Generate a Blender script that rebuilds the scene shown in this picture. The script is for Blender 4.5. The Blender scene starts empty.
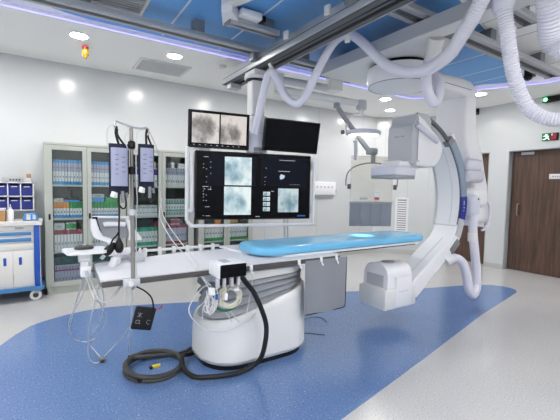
import bpy, bmesh, math, random
from mathutils import Vector, Matrix
random.seed(7)
PI = math.pi
scene = bpy.context.scene
COL = scene.collection

# ------------------------------------------------------------------ camera, world, exposure
cam_data = bpy.data.cameras.new('camera')
cam = bpy.data.objects.new('camera', cam_data)
COL.objects.link(cam)
cam_data.sensor_width = 36.0
cam_data.lens = 363.56 / 560 * 36.0
cam_data.clip_start = 0.02
YAW, PITCH, ROLL = 0.573949, 0.0613654, 0.0193553
_A = Matrix(((math.cos(YAW), -math.sin(YAW), 0), (0, 0, -1), (math.sin(YAW), math.cos(YAW), 0)))
_B = Matrix(((1, 0, 0), (0, math.cos(PITCH), -math.sin(PITCH)), (0, math.sin(PITCH), math.cos(PITCH))))
_C = Matrix(((math.cos(ROLL), -math.sin(ROLL), 0), (math.sin(ROLL), math.cos(ROLL), 0), (0, 0, 1)))
_M = _C @ _B @ _A
cam.matrix_world = Matrix(((_M[0][0], -_M[1][0], -_M[2][0], 0), (_M[0][1], -_M[1][1], -_M[2][1], 0),
                           (_M[0][2], -_M[1][2], -_M[2][2], 1.40), (0, 0, 0, 1)))
scene.camera = cam
world = bpy.data.worlds.new('world')
scene.world = world
world.use_nodes = True
world.node_tree.nodes['Background'].inputs[0].default_value = (0.8, 0.88, 1, 1)
world.node_tree.nodes['Background'].inputs[1].default_value = 0.05
scene.view_settings.view_transform = 'Standard'
scene.view_settings.look = 'None'
scene.view_settings.gamma = 1.0
scene.view_settings.use_curve_mapping = False
scene.view_settings.exposure = 0.12
LAMP = 222.0          # radiance of a ceiling downlight
FILL_PANEL = 30.0           # radiance of the unseen ceiling panels added as soft front light

# ------------------------------------------------------------------ materials
MATS = {}
def lin(c):
    return tuple(((v / 255) / 12.92 if v / 255 <= 0.04045 else ((v / 255 + 0.055) / 1.055) ** 2.4) for v in c)
def mat(name, rgb, rough=0.5, metal=0.0, spec=0.5, emit=None, strength=0.0, noise=0.0, nscale=40.0, coat=0.0):
    if name in MATS: return MATS[name]
    m = bpy.data.materials.new(name); m.use_nodes = True
    nt = m.node_tree; b = nt.nodes['Principled BSDF']
    c = lin(rgb)
    b.inputs['Base Color'].default_value = (*c, 1)
    b.inputs['Roughness'].default_value = rough
    b.inputs['Metallic'].default_value = metal
    b.inputs['Specular IOR Level'].default_value = spec
    b.inputs['Coat Weight'].default_value = coat
    if emit:
        b.inputs['Emission Color'].default_value = (*lin(emit), 1)
        b.inputs['Emission Strength'].default_value = strength
    if noise:
        tc = nt.nodes.new('ShaderNodeTexCoord')
        n = nt.nodes.new('ShaderNodeTexNoise'); n.inputs['Scale'].default_value = nscale; n.inputs['Detail'].default_value = 3
        r = nt.nodes.new('ShaderNodeMapRange')
        r.inputs['To Min'].default_value = 1 - noise; r.inputs['To Max'].default_value = 1 + noise
        mx = nt.nodes.new('ShaderNodeVectorMath'); mx.operation = 'SCALE'
        mx.inputs[0].default_value = c
        nt.links.new(tc.outputs['Object'], n.inputs['Vector'])
        nt.links.new(n.outputs['Fac'], r.inputs['Value'])
        nt.links.new(r.outputs['Result'], mx.inputs['Scale'])
        nt.links.new(mx.outputs['Vector'], b.inputs['Base Color'])
    MATS[name] = m
    return m

def terrazzo(name, base, dark, light, rough):
    m = bpy.data.materials.new(name); m.use_nodes = True
    nt = m.node_tree; b = nt.nodes['Principled BSDF']; L = nt.links.new
    tc = nt.nodes.new('ShaderNodeTexCoord')
    n = nt.nodes.new('ShaderNodeTexNoise'); n.inputs['Scale'].default_value = 80; n.inputs['Detail'].default_value = 2.5; n.inputs['Roughness'].default_value = 0.7
    cr = nt.nodes.new('ShaderNodeValToRGB'); e = cr.color_ramp.elements
    e[0].position = 0.30; e[0].color = (*lin(dark), 1); e[1].position = 0.72; e[1].color = (*lin(light), 1)
    for p in (0.40, 0.60):
        q = e.new(p); q.color = (*lin(base), 1)
    n2 = nt.nodes.new('ShaderNodeTexNoise'); n2.inputs['Scale'].default_value = 1.3; n2.inputs['Detail'].default_value = 3
    r2 = nt.nodes.new('ShaderNodeMapRange'); r2.inputs['To Min'].default_value = 0.93; r2.inputs['To Max'].default_value = 1.07
    mx = nt.nodes.new('ShaderNodeVectorMath'); mx.operation = 'SCALE'
    L(tc.outputs['Object'], n.inputs['Vector']); L(tc.outputs['Object'], n2.inputs['Vector'])
    L(n.outputs['Fac'], cr.inputs['Fac']); L(n2.outputs['Fac'], r2.inputs['Value'])
    L(cr.outputs['Color'], mx.inputs[0]); L(r2.outputs['Result'], mx.inputs['Scale'])
    L(mx.outputs['Vector'], b.inputs['Base Color'])
    b.inputs['Roughness'].default_value = rough
    b.inputs['Specular IOR Level'].default_value = 0.75
    MATS[name] = m
    return m

def wood(name, c0, c1, rough=0.45):
    m = bpy.data.materials.new(name); m.use_nodes = True
    nt = m.node_tree; b = nt.nodes['Principled BSDF']; L = nt.links.new
    tc = nt.nodes.new('ShaderNodeTexCoord'); mp = nt.nodes.new('ShaderNodeMapping')
    mp.inputs['Scale'].default_value = (1, 1, 0.06)
    n = nt.nodes.new('ShaderNodeTexNoise'); n.inputs['Scale'].default_value = 22; n.inputs['Detail'].default_value = 5; n.inputs['Roughness'].default_value = 0.65
    cr = nt.nodes.new('ShaderNodeValToRGB'); e = cr.color_ramp.elements
    e[0].position = 0.34; e[0].color = (*lin(c0), 1); e[1].position = 0.66; e[1].color = (*lin(c1), 1)
    L(tc.outputs['Object'], mp.inputs['Vector']); L(mp.outputs['Vector'], n.inputs['Vector'])
    L(n.outputs['Fac'], cr.inputs['Fac']); L(cr.outputs['Color'], b.inputs['Base Color'])
    b.inputs['Roughness'].default_value = rough
    MATS[name] = m
    return m

def clear(name, tint, gloss=0.08, opacity=0.0, rough=0.03, body=(235, 232, 225)):
    m = bpy.data.materials.new(name); m.use_nodes = True
    nt = m.node_tree; L = nt.links.new
    nt.nodes.remove(nt.nodes['Principled BSDF']); out = nt.nodes['Material Output']
    t = nt.nodes.new('ShaderNodeBsdfTransparent'); t.inputs[0].default_value = (*lin(tint), 1)
    g = nt.nodes.new('ShaderNodeBsdfGlossy'); g.inputs['Roughness'].default_value = rough
    d = nt.nodes.new('ShaderNodeBsdfDiffuse'); d.inputs[0].default_value = (*lin(body), 1)
    a = nt.nodes.new('ShaderNodeMixShader'); a.inputs[0].default_value = opacity
    c = nt.nodes.new('ShaderNodeMixShader'); c.inputs[0].default_value = gloss
    L(t.outputs[0], a.inputs[1]); L(d.outputs[0], a.inputs[2])
    L(a.outputs[0], c.inputs[1]); L(g.outputs[0], c.inputs[2]); L(c.outputs[0], out.inputs['Surface'])
    MATS[name] = m
    return m

def xray(name, seed, lo, mid, hi, strength, blob=(0.45, 0.45), rad=0.45):
    """lit screen picture of an angiogram: grey tissue clouds, one round heart shade, thin dark vessels"""
    m = bpy.data.materials.new(name); m.use_nodes = True
    nt = m.node_tree; L = nt.links.new
    b = nt.nodes['Principled BSDF']; b.inputs['Base Color'].default_value = (0.01, 0.01, 0.012, 1); b.inputs['Roughness'].default_value = 0.3; b.inputs['Specular IOR Level'].default_value = 0.15
    tc = nt.nodes.new('ShaderNodeTexCoord')
    mp = nt.nodes.new('ShaderNodeMapping'); mp.inputs['Location'].default_value = (seed * 3.7, 0, seed * 1.9)
    n = nt.nodes.new('ShaderNodeTexNoise'); n.inputs['Scale'].default_value = 1.9; n.inputs['Detail'].default_value = 6; n.inputs['Roughness'].default_value = 0.55
    L(tc.outputs['Generated'], mp.inputs['Vector']); L(mp.outputs['Vector'], n.inputs['Vector'])
    dv = nt.nodes.new('ShaderNodeVectorMath'); dv.operation = 'DISTANCE'
    fl = nt.nodes.new('ShaderNodeVectorMath'); fl.operation = 'MULTIPLY'; fl.inputs[1].default_value = (1, 0, 1)
    L(tc.outputs['Generated'], fl.inputs[0]); L(fl.outputs[0], dv.inputs[0]); dv.inputs[1].default_value = (blob[0], 0, blob[1])
    mr = nt.nodes.new('ShaderNodeMapRange'); mr.inputs['From Min'].default_value = rad - 0.12; mr.inputs['From Max'].default_value = rad + 0.12
    mr.inputs['To Min'].default_value = -0.03; mr.inputs['To Max'].default_value = 0.20
    L(dv.outputs['Value'], mr.inputs['Value'])
    ad = nt.nodes.new('ShaderNodeMath'); ad.operation = 'ADD'; L(n.outputs['Fac'], ad.inputs[0]); L(mr.outputs['Result'], ad.inputs[1])
    n3 = nt.nodes.new('ShaderNodeTexNoise'); n3.inputs['Scale'].default_value = 3.2; n3.inputs['Detail'].default_value = 1
    L(mp.outputs['Vector'], n3.inputs['Vector'])
    s = nt.nodes.new('ShaderNodeMath'); s.operation = 'SUBTRACT'; L(n3.outputs['Fac'], s.inputs[0]); s.inputs[1].default_value = 0.5
    ab = nt.nodes.new('ShaderNodeMath'); ab.operation = 'ABSOLUTE'; L(s.outputs[0], ab.inputs[0])
    vr = nt.nodes.new('ShaderNodeMapRange'); vr.inputs['From Min'].default_value = 0.003; vr.inputs['From Max'].default_value = 0.010
    vr.inputs['To Min'].default_value = -0.14; vr.inputs['To Max'].default_value = 0
    L(ab.outputs[0], vr.inputs['Value'])
    a2 = nt.nodes.new('ShaderNodeMath'); a2.operation = 'ADD'; L(ad.outputs[0], a2.inputs[0]); L(vr.outputs['Result'], a2.inputs[1])
    cr = nt.nodes.new('ShaderNodeValToRGB'); e = cr.color_ramp.elements
    e[0].position = 0.20; e[0].color = (*lin(lo), 1); e[1].position = 0.72; e[1].color = (*lin(hi), 1)
    q = e.new(0.47); q.color = (*lin(mid), 1)
    L(a2.outputs[0], cr.inputs['Fac']); L(cr.outputs['Color'], b.inputs['Emission Color'])
    b.inputs['Emission Strength'].default_value = strength
    MATS[name] = m
    return m

WALL = mat('painted_wall_panel', (206, 209, 211), 0.2, spec=0.5)
CEIL = mat('white_plasterboard', (246, 246, 244), 0.6)
BLUEC = mat('blue_ceiling_panel', (100, 164, 226), 0.45)
SEAM = mat('white_joint', (215, 222, 230), 0.5)
TILEGAP = mat('grey_joint', (150, 154, 158), 0.6)
GREYF = terrazzo('grey_vinyl', (190, 189, 190), (138, 138, 146), (226, 225, 226), 0.2)
BLUEF = terrazzo('blue_vinyl', (97, 126, 174), (48, 76, 132), (160, 184, 216), 0.2)
SKIRTING = mat('grey_skirting', (186, 186, 186), 0.5)
JAMB = mat('grey_door_frame', (176, 179, 182), 0.45)
DOOR = wood('dark_walnut_laminate', (64, 46, 39), (102, 76, 63))
WHITE = mat('white_enamel', (236, 236, 240), 0.38)
WHITE2 = mat('warm_white_enamel', (226, 226, 226), 0.42)
LILAC = mat('pale_lilac_plastic', (212, 213, 226), 0.42)
GREYP = mat('mid_grey_plastic', (150, 153, 160), 0.5)
PALEG = mat('pale_grey_plastic', (190, 192, 198), 0.45)
GREYC = mat('grey_metal', (128, 131, 136), 0.42, 0.25)
ALU = mat('aluminium', (176, 179, 184), 0.35, 0.5)
DKMET = mat('dark_grey_metal', (86, 89, 94), 0.45, 0.3)
STEEL = mat('brushed_steel', (150, 147, 144), 0.32, 0.8)
CHROME = mat('chrome', (210, 210, 208), 0.15, 1.0)
BLACK = mat('black_plastic', (17, 17, 19), 0.4, spec=0.3)
SCRBLK = mat('dark_screen', (8, 9, 14), 0.12, spec=0.12)
NAVYSC = mat('navy_screen', (8, 10, 18), 0.15, spec=0.12, emit=(7, 11, 24), strength=.7)
RUBBER = mat('black_rubber', (15, 15, 16), 0.55)
COILM = mat('dark_grey_rubber', (56, 55, 54), 0.55)
CABG = mat('grey_green_steel', (176, 180, 172), 0.42)
CABIN = mat('shaded_cabinet_interior', (86, 90, 88), 0.55)  # darker than the carcass steel: shade inside the cabinet put into the colour
GLASS = clear('cabinet_glass', (246, 250, 248), 0.05)
ACRYL = clear('leaded_acrylic', (250, 248, 244), 0.04, 0.22, body=(232, 230, 224))
BLUEPAD = mat('sky_blue_vinyl', (112, 188, 230), 0.22, noise=0.02, nscale=6)
SHEET = mat('white_sheet', (224, 224, 229), 0.75, noise=0.015, nscale=10)
GREYSK = mat('grey_lead_apron', (134, 137, 145), 0.6, noise=0.03, nscale=5)
BLUE = mat('royal_blue_plastic', (22, 82, 178), 0.4)
BLUE2 = mat('steel_blue_plastic', (70, 128, 184), 0.4)
BINBL = mat('deep_blue_bin_plastic', (24, 36, 122), 0.4)
NAVY = mat('navy_fabric', (24, 28, 52), 0.8)
LILACF = mat('pale_lilac_fabric', (158, 162, 188), 0.75, noise=0.05, nscale=14)
INK = mat('grey_ink', (110, 112, 132), 0.8)
CARD = mat('brown_cardboard', (176, 134, 92), 0.8)
TOPW = mat('cart_enamel', (228, 226, 222), 0.35)
HOSE = mat('white_hose', (220, 219, 232), 0.42)
HOSEC = mat('white_corrugated_hose', (222, 221, 232), 0.45)
BAND = mat('blue_grey_band', (132, 148, 168), 0.32)
LABELB = mat('deep_blue_label', (14, 34, 140), 0.35)
LAMPM = mat('lamp_diffuser', (255, 255, 255), 0.5, emit=(255, 252, 246), strength=LAMP)
FILL_PANELM = mat('fill_panel_diffuser', (255, 255, 255), 0.5, emit=(250, 252, 255), strength=FILL_PANEL)
LEDM = mat('violet_led', (200, 200, 255), 0.5, emit=(150, 146, 255), strength=1.5)
RINGM = mat('surgical_lamp_lens', (255, 255, 255), 0.4, emit=(255, 248, 225), strength=2.2)
GREENL = mat('green_light', (60, 255, 150), 0.4, emit=(70, 255, 150), strength=1.3)
GREENHOT = mat('bright_green_light', (200, 255, 220), 0.4, emit=(200, 255, 222), strength=2.0)
REDL = mat('dim_red_light', (120, 20, 30), 0.4, emit=(110, 24, 36), strength=0.8)
UILINE = mat('screen_text', (200, 210, 220), 0.5, emit=(150, 158, 170), strength=0.7)
UIBLUE = mat('screen_glow', (20, 60, 120), 0.5, emit=(26, 82, 150), strength=0.6)
RED = mat('red_plastic', (178, 30, 36), 0.45)
GOLD = mat('gold', (206, 160, 60), 0.3, 0.8)
YELLOW = mat('yellow_plastic', (214, 190, 60), 0.5)
GREENB = mat('green_box', (40, 140, 76), 0.55)
TEAL = mat('teal_box', (32, 150, 128), 0.55)
MAROON = mat('maroon_box', (136, 32, 62), 0.55)
ORANGE = mat('orange_box', (206, 128, 52), 0.55)
PURPLE = mat('purple_box', (74, 52, 150), 0.55)
LAVB = mat('lavender_box', (160, 158, 186), 0.6)
BLUEB = mat('light_blue_box', (62, 138, 202), 0.55)
WHITEB = mat('white_box', (206, 206, 214), 0.6)
GREYB = mat('pale_grey_box', (172, 176, 180), 0.6)
DARKB = mat('dark_grey_box', (42, 46, 54), 0.6)
DKGRN = mat('dark_green_box', (24, 62, 56), 0.6)
SLOT = mat('dark_slot', (30, 32, 36), 0.6)
CREAMC = mat('cream_cable', (206, 204, 190), 0.5)
WCABLE = mat('white_cable', (214, 214, 216), 0.5)
GCABLE = mat('green_cable', (70, 132, 100), 0.5)

# ------------------------------------------------------------------ mesh helpers
class MB:
    def __init__(s): s.bm = bmesh.new()
    def _mark(s, old, mi):
        for f in s.bm.faces:
            if f not in old: f.material_index = mi
    def box(s, x0, x1, y0, y1, z0, z1, bev=0.0, mi=0, seg=2, rot=None):
        old = set(s.bm.faces)
        r = bmesh.ops.create_cube(s.bm, size=1.0)
        c = Vector(((x0 + x1) / 2, (y0 + y1) / 2, (z0 + z1) / 2))
        for v in r['verts']:
            v.co = Vector((v.co.x * (x1 - x0), v.co.y * (y1 - y0), v.co.z * (z1 - z0)))
        if bev > 0:
            es = list({e for v in r['verts'] for e in v.link_edges})
            bmesh.ops.bevel(s.bm, geom=es, offset=min(bev, 0.49 * min(x1 - x0, y1 - y0, z1 - z0)), segments=seg, affect='EDGES', profile=0.5)
        vs = {v for f in s.bm.faces if f not in old for v in f.verts}
        for v in vs:
            v.co = (rot @ v.co if rot else v.co) + c
        s._mark(old, mi)
        return s
    def rings(s, rs, caps=True, closed=False, mi=0):
        old = set(s.bm.faces)
        V = [[s.bm.verts.new(p) for p in r] for r in rs]
        n = len(V[0]); m = len(V)
        for i in range(m if closed else m - 1):
            a, b = V[i], V[(i + 1) % m]
            for j in range(n):
                k = (j + 1) % n
                try: s.bm.faces.new((a[j], a[k], b[k], b[j]))
                except ValueError: pass
        if caps and not closed:
            s.bm.faces.new(list(reversed(V[0]))); s.bm.faces.new(V[-1])
        s._mark(old, mi)
        return s
    def cyl(s, p0, p1, r0, r1=None, n=16, mi=0):
        return s.tube([p0, p1], [r0, r0 if r1 is None else r1], n, mi=mi)
    def tube(s, pts, r, n=8, closed=False, mi=0):
        pts = [Vector(p) for p in pts]; m = len(pts)
        rr = r if isinstance(r, (list, tuple)) else [r] * m
        rs = []; up = None
        for i, p in enumerate(pts):
            if closed: t = pts[(i + 1) % m] - pts[i - 1]
            else: t = pts[min(i + 1, m - 1)] - pts[max(i - 1, 0)]
            t = t.normalized() if t.length > 1e-9 else Vector((0, 0, 1))
            if up is None:
                up = Vector((0, 0, 1)) if abs(t.z) < 0.9 else Vector((0, 1, 0))
            a = (up - t * up.dot(t))
            a = a.normalized() if a.length > 1e-6 else t.orthogonal().normalized()
            up = a; b = t.cross(a)
            rs.append([p + (a * math.cos(2 * PI * k / n) + b * math.sin(2 * PI * k / n)) * rr[i] for k in range(n)])
        return s.rings(rs, True, closed, mi)
    def prism(s, poly, axis, lo, hi, mi=0, bev=0.0, seg=2):
        f = {'z': lambda u, v, w: (u, v, w), 'y': lambda u, v, w: (u, w, v), 'x': lambda u, v, w: (w, u, v)}[axis]
        old = set(s.bm.faces)
        A = [s.bm.verts.new(f(u, v, lo)) for u, v in poly]; B = [s.bm.verts.new(f(u, v, hi)) for u, v in poly]
        n = len(poly)
        for i in range(n): s.bm.faces.new((A[i], A[(i + 1) % n], B[(i + 1) % n], B[i]))
        s.bm.faces.new(list(reversed(A))); s.bm.faces.new(B)
        if bev > 0:
            new = [q for q in s.bm.faces if q not in old]
            es = list({e for q in new for e in q.edges if len(e.link_faces) == 2 and e.calc_face_angle(0) > 0.5})
            bmesh.ops.bevel(s.bm, geom=es, offset=bev, segments=seg, affect='EDGES', profile=0.5, clamp_overlap=True)
        s._mark(old, mi)
        return s
    def ribbon(s, inner, outer, axis, lo, hi, mi=0):
        """solid band between two matching polylines (an arc), extruded along an axis"""
        f = {'z': lambda u, v, w: (u, v, w), 'y': lambda u, v, w: (u, w, v), 'x': lambda u, v, w: (w, u, v)}[axis]
        rs = [[f(*a, lo), f(*b, lo), f(*b, hi), f(*a, hi)] for a, b in zip(inner, outer)]
        return s.rings(rs, True, False, mi)
    def lathe(s, prof, c, n=24, mi=0):
        rs = [[(c[0] + r * math.cos(2 * PI * k / n), c[1] + r * math.sin(2 * PI * k / n), c[2] + z) for k in range(n)] for r, z in prof]
        return s.rings(rs, True, False, mi)
    def build(s, name, mats, parent=None, local=False, smooth=True, bevel=0.0, kind=None, sharp=35):
        bmesh.ops.recalc_face_normals(s.bm, faces=s.bm.faces[:])
        o0 = ORIG.get(parent.name, Vector((0, 0, 0))) if parent and not local else Vector((0, 0, 0))
        if not local: bmesh.ops.translate(s.bm, verts=s.bm.verts[:], vec=-o0)
        me = bpy.data.meshes.new(name)
        s.bm.to_mesh(me); s.bm.free()
        for m in (mats if isinstance(mats, (list, tuple)) else [mats]): me.materials.append(m)
        if smooth:
            for p in me.polygons: p.use_smooth = True
            me.set_sharp_from_angle(angle=math.radians(sharp))
        o = bpy.data.objects.new(name, me); COL.objects.link(o)
        if parent:
            o.parent = parent; ORIG[o.name] = o0
        if bevel:
            b = o.modifiers.new('bevel', 'BEVEL'); b.width = bevel; b.segments = 2; b.limit_method = 'ANGLE'; b.angle_limit = math.radians(40)
        if kind: o['kind'] = kind
        return o
ORIG = {}
def thing(name, label, cat, loc=(0, 0, 0), group=None, rotz=0.0):
    o = bpy.data.objects.new(name, None); COL.objects.link(o)
    o.location = loc; o.rotation_euler = (0, 0, rotz); o.empty_display_size = 0.05
    ORIG[o.name] = Vector(loc)
    return tag(o, label, cat, group)
def tag(o, label, cat, group=None):
    o['label'] = label; o['category'] = cat
    if group: o['group'] = group
    return o
def struct(mb, name, m, parent=None, **k):
    o = mb.build(name, m, parent, **k)
    if not parent: o['kind'] = 'structure'
    return o
def copy_tree(o, parent=None):
    c = o.copy(); COL.objects.link(c)
    if parent: c.parent = parent
    for ch in list(o.children): copy_tree(ch, c)
    return c
def smooth_path(pts, k=6, closed=False):
    P = [Vector(p) for p in pts]; out = []; m = len(P)
    for i in range(m if closed else m - 1):
        if closed: a, b, c, d = P[i - 1], P[i], P[(i + 1) % m], P[(i + 2) % m]
        else: a, b, c, d = P[max(i - 1, 0)], P[i], P[i + 1], P[min(i + 2, m - 1)]
        for j in range(k):
            t = j / k
            out.append(0.5 * ((2 * b) + (c - a) * t + (2 * a - 5 * b + 4 * c - d) * t * t + (3 * b - a - 3 * c + d) * t ** 3))
    if not closed: out.append(P[-1])
    return out
def resample(path, step):
    out = [path[0]]; need = step
    for a, b in zip(path, path[1:]):
        L = (b - a).length; pos = 0.0
        while L - pos >= need:
            pos += need; out.append(a + (b - a) * (pos / L)); need = step
        need -= (L - pos)
    if len(out) < 2: out.append(path[-1])
    return out
def arc_pts(c, r, a0, a1, n):
    return [(c[0] + r * math.cos(math.radians(a0 + (a1 - a0) * i / n)), c[1] + r * math.sin(math.radians(a0 + (a1 - a0) * i / n))) for i in range(n + 1)]
def rrect(x0, x1, y0, y1, r, n=6):
    out = []
    for cx, cy, a in ((x1 - r, y1 - r, 0), (x0 + r, y1 - r, 90), (x0 + r, y0 + r, 180), (x1 - r, y0 + r, 270)):
        out += arc_pts((cx, cy), r, a, a + 90, n)
    return out

# ------------------------------------------------------------------ room shell
BY, RX = 5.68, 6.967                      # back wall plane, right wall plane
CX, CY = 6.168, 4.881                     # ends of the 45 degree corner panel
LX, NY, H = -2.5, -2.6, 2.98
# floor: grey vinyl with a welded-in blue field
fl = MB()
fl.box(LX - .15, RX + .6, NY - .15, BY + .15, -0.1, 0.0)
struct(fl, 'floor', GREYF, smooth=False)
blue = [(1.48, 1.57), (2.57, 1.80), (4.15, 2.15), (4.87, 2.28), (5.52, 2.40), (5.64, 2.46), (5.69, 2.54), (5.69, 2.66), (5.62, 2.79), (5.40, 2.92), (5.09, 3.02), (4.39, 3.22),
        (3.68, 3.50), (3.45, 3.60), (2.4, 3.92), (1.51, 4.17), (1.08, 4.32), (0.80, 4.42), (0.58, 4.47), (0.35, 4.47), (0.17, 4.42), (-0.02, 4.33), (-0.14, 4.24), (-0.256, 4.05), (-0.347, 3.84), (-0.55, 3.2),
        (-0.62, 2.2), (-0.55, 1.5), (-0.4, 1.3), (-0.1, 1.25)]
struct(MB().prism(blue, 'z', -0.01, 0.0015), 'floor.001', BLUEF, smooth=False)
struct(MB().box(LX - .15, CX + .1, BY, BY + .15, 0, 3.1), 'wall_back', WALL, smooth=False)
struct(MB().box(LX - .15, LX, NY, BY, 0, 3.1), 'wall_left', WALL, smooth=False)
struct(MB().box(LX - .15, RX + .2, NY - .15, NY, 0, 3.1), 'wall_near', WALL, smooth=False)
struct(MB().prism([(CX, BY), (RX, CY), (RX + .15, CY + .05), (RX + .15, BY + .15), (CX, BY + .15)], 'z', 0, 3.1), 'wall_corner', WALL, smooth=False)
D1 = (1.75, 3.29); D2 = (3.62, 4.45); DH = 2.135
wr = MB()
for y0, y1 in ((NY, D1[0]), (D1[1], D2[0]), (D2[1], CY + .02)): wr.box(RX, RX + .18, y0, y1, 0, DH)
wr.box(RX, RX + .18, NY, CY + .02, DH, 3.1)
struct(wr, 'wall_right', WALL, smooth=False)
# panel joints on the corner panel and the back wall
j = MB()
for t in (0.18, 0.62):
    x, y = CX + (RX - CX) * t, BY - (BY - CY) * t
    j.box(x - .004, x + .004, y - .002, y + .002, 0.08, H, rot=Matrix.Rotation(-PI / 4, 3, 'Z'))
struct(j, 'trim_1', JAMB, smooth=False)
j = MB()
for x in (3.35, 4.55, 5.75): j.box(x - .003, x + .003, BY - .0015, BY + .001, 0.08, H)
struct(j, 'trim_2', JAMB, smooth=False)
# skirting
struct(MB().box(LX, CX, BY - .012, BY, 0, .085), 'baseboard_back', SKIRTING, bevel=.003)
struct(MB().prism([(CX, BY - .012), (RX - .012, CY), (RX, CY), (CX, BY)], 'z', 0, .085), 'baseboard_corner', SKIRTING, smooth=False)
sk = MB()
for y0, y1 in ((D1[1], D2[0]), (D2[1], CY), (NY, D1[0])): sk.box(RX - .012, RX, y0, y1, 0, .085)
struct(sk, 'baseboard_right', SKIRTING, bevel=.003)
struct(MB().box(LX, LX + .012, NY, BY - .012, 0, .085), 'baseboard_left', SKIRTING, bevel=.003)
# ceiling: soffit ring, raised field, step
cove = [(-1.6, 4.2), (5.25, 4.2)] + [(5.25 + .32 * math.sin(math.radians(a)), 3.85 + .35 * math.cos(math.radians(a))) for a in (25, 50, 75)] + [(5.66, 3.55), (5.74, 3.15), (5.95, 2.78), (6.12, 2.45), (6.18, 1.5), (6.18, -1.5), (-1.6, -1.5)]
outer = [(LX, BY), (CX, BY), (RX, CY), (RX, NY), (LX, NY)]
bm = bmesh.new(); ed = []
for loop in (cove, outer):
    vs = [bm.verts.new((x, y, H)) for x, y in loop]
    ed += [bm.edges.new((vs[i], vs[(i + 1) % len(vs)])) for i in range(len(vs))]
bmesh.ops.triangle_fill(bm, use_beauty=True, use_dissolve=False, edges=ed)
low = bm.verts[:]
ex = bmesh.ops.extrude_face_region(bm, geom=bm.faces[:])
for v in ex['geom']:
    if isinstance(v, bmesh.types.BMVert): v.co.z += 0.12
c = MB(); c.bm.free(); c.bm = bm
c.prism([(-1.7, 4.3), (6.4, 4.3), (6.4, -1.6), (-1.7, -1.6)], 'z', 3.03, 3.09)
ceiling = struct(c, 'ceiling', CEIL, smooth=False)
bl = [(0.02, 4.0), (0.08, 4.09), (0.2, 4.13), (0.4, 4.16), (5.2, 4.14), (5.45, 3.95), (5.52, 3.5), (5.62, 3.1), (5.98, 2.60), (3.48, 2.0), (1.6, 1.55), (-0.2, 1.12), (-0.2, 3.7)]
struct(MB().prism(bl, 'z', 3.026, 3.031), 'ceiling.001', BLUEC, smooth=False)
sm = MB()
for x in (1.10, 1.76, 2.42, 3.08, 3.74, 4.40, 5.01, 5.45): sm.box(x - .009, x + .009, 1.3 + .23 * x if x < 3.4 else 2.02 + .235 * (x - 3.48), 4.12 if x < 5.3 else 3.9, 3.0245, 3.027)
struct(sm, 'trim_3', SEAM, smooth=False)
tg = MB()
for x in (3.6, 4.2, 4.8, 5.4): tg.box(x - .004, x + .004, -1.5, 2.0 + .235 * (x - 3.48) - .02, 3.028, 3.031)
for y in (.3, .9, 1.5): tg.box(2.2, 6.1, y - .004, y + .004, 3.028, 3.031)
struct(tg, 'trim_4', TILEGAP, smooth=False)
# violet LED line lying along the step
led = MB().tube([(x, y, 2.987) for x, y in [(-1.58, 4.192), (5.25, 4.192)] + [(5.25 + .312 * math.sin(math.radians(a)), 3.85 + .342 * math.cos(math.radians(a))) for a in (25, 50, 75)] + [(5.652, 3.55), (5.732, 3.15), (5.94, 2.78), (6.11, 2.45), (6.17, 1.5)]], 0.006, 6)
tag(led.build('led_strip_light', LEDM), 'thin violet LED strip running along the raised ceiling edge', 'strip light')

# doors (structure with hardware)
d1 = struct(MB().box(RX + .115, RX + .155, D1[0] + .03, D1[1] - .03, 0.008, DH - .02), 'door_1', DOOR, smooth=False)
fr = MB().box(RX - .004, RX + .16, D1[1] - .012, D1[1] + .0, 0, DH).box(RX - .004, RX + .16, D1[0], D1[0] + .012, 0, DH).box(RX - .004, RX + .16, D1[0], D1[1], DH - .012, DH)
struct(fr, 'trim_5', JAMB, smooth=False)
hd = smooth_path([(RX + .115, 3.13, 1.19), (RX + .07, 3.13, 1.19), (RX + .06, 3.13, 1.17), (RX + .06, 3.13, 1.02), (RX + .07, 3.13, .99), (RX + .115, 3.13, .985)], 4)
MB().tube(hd, .011, 8).build('handle', STEEL, d1)
MB().box(RX + .098, RX + .116, 2.93, 3.13, 2.055, 2.105, .004).build('door_closer', PALEG, d1)
sp = MB().box(RX + .107, RX + .116, 2.40, 2.69, 1.63, 1.715, .003)
pl = sp.build('sign_plate', WHITE2, d1)
mk = MB()
for k in range(7): mk.box(RX + .1055, RX + .1072, 2.645 - k * .034 - .022, 2.645 - k * .034, 1.662, 1.684)
mk.build('lettering', GREYP, pl)
d2 = struct(MB().box(RX + .115, RX + .155, D2[0] + .03, D2[1] - .03, 0.008, DH - .02), 'door_2', DOOR, smooth=False)
MB().cyl((RX + .07, 4.36, 1.0), (RX + .07, 4.36, 1.2), .011, n=8).build('handle', STEEL, d2)
fr = MB().box(RX - .004, RX + .16, D2[1] - .012, D2[1], 0, DH).box(RX - .004, RX + .16, D2[0], D2[0] + .012, 0, DH).box(RX - .004, RX + .16, D2[0], D2[1], DH - .012, DH)
struct(fr, 'trim_6', JAMB, smooth=False)

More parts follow.
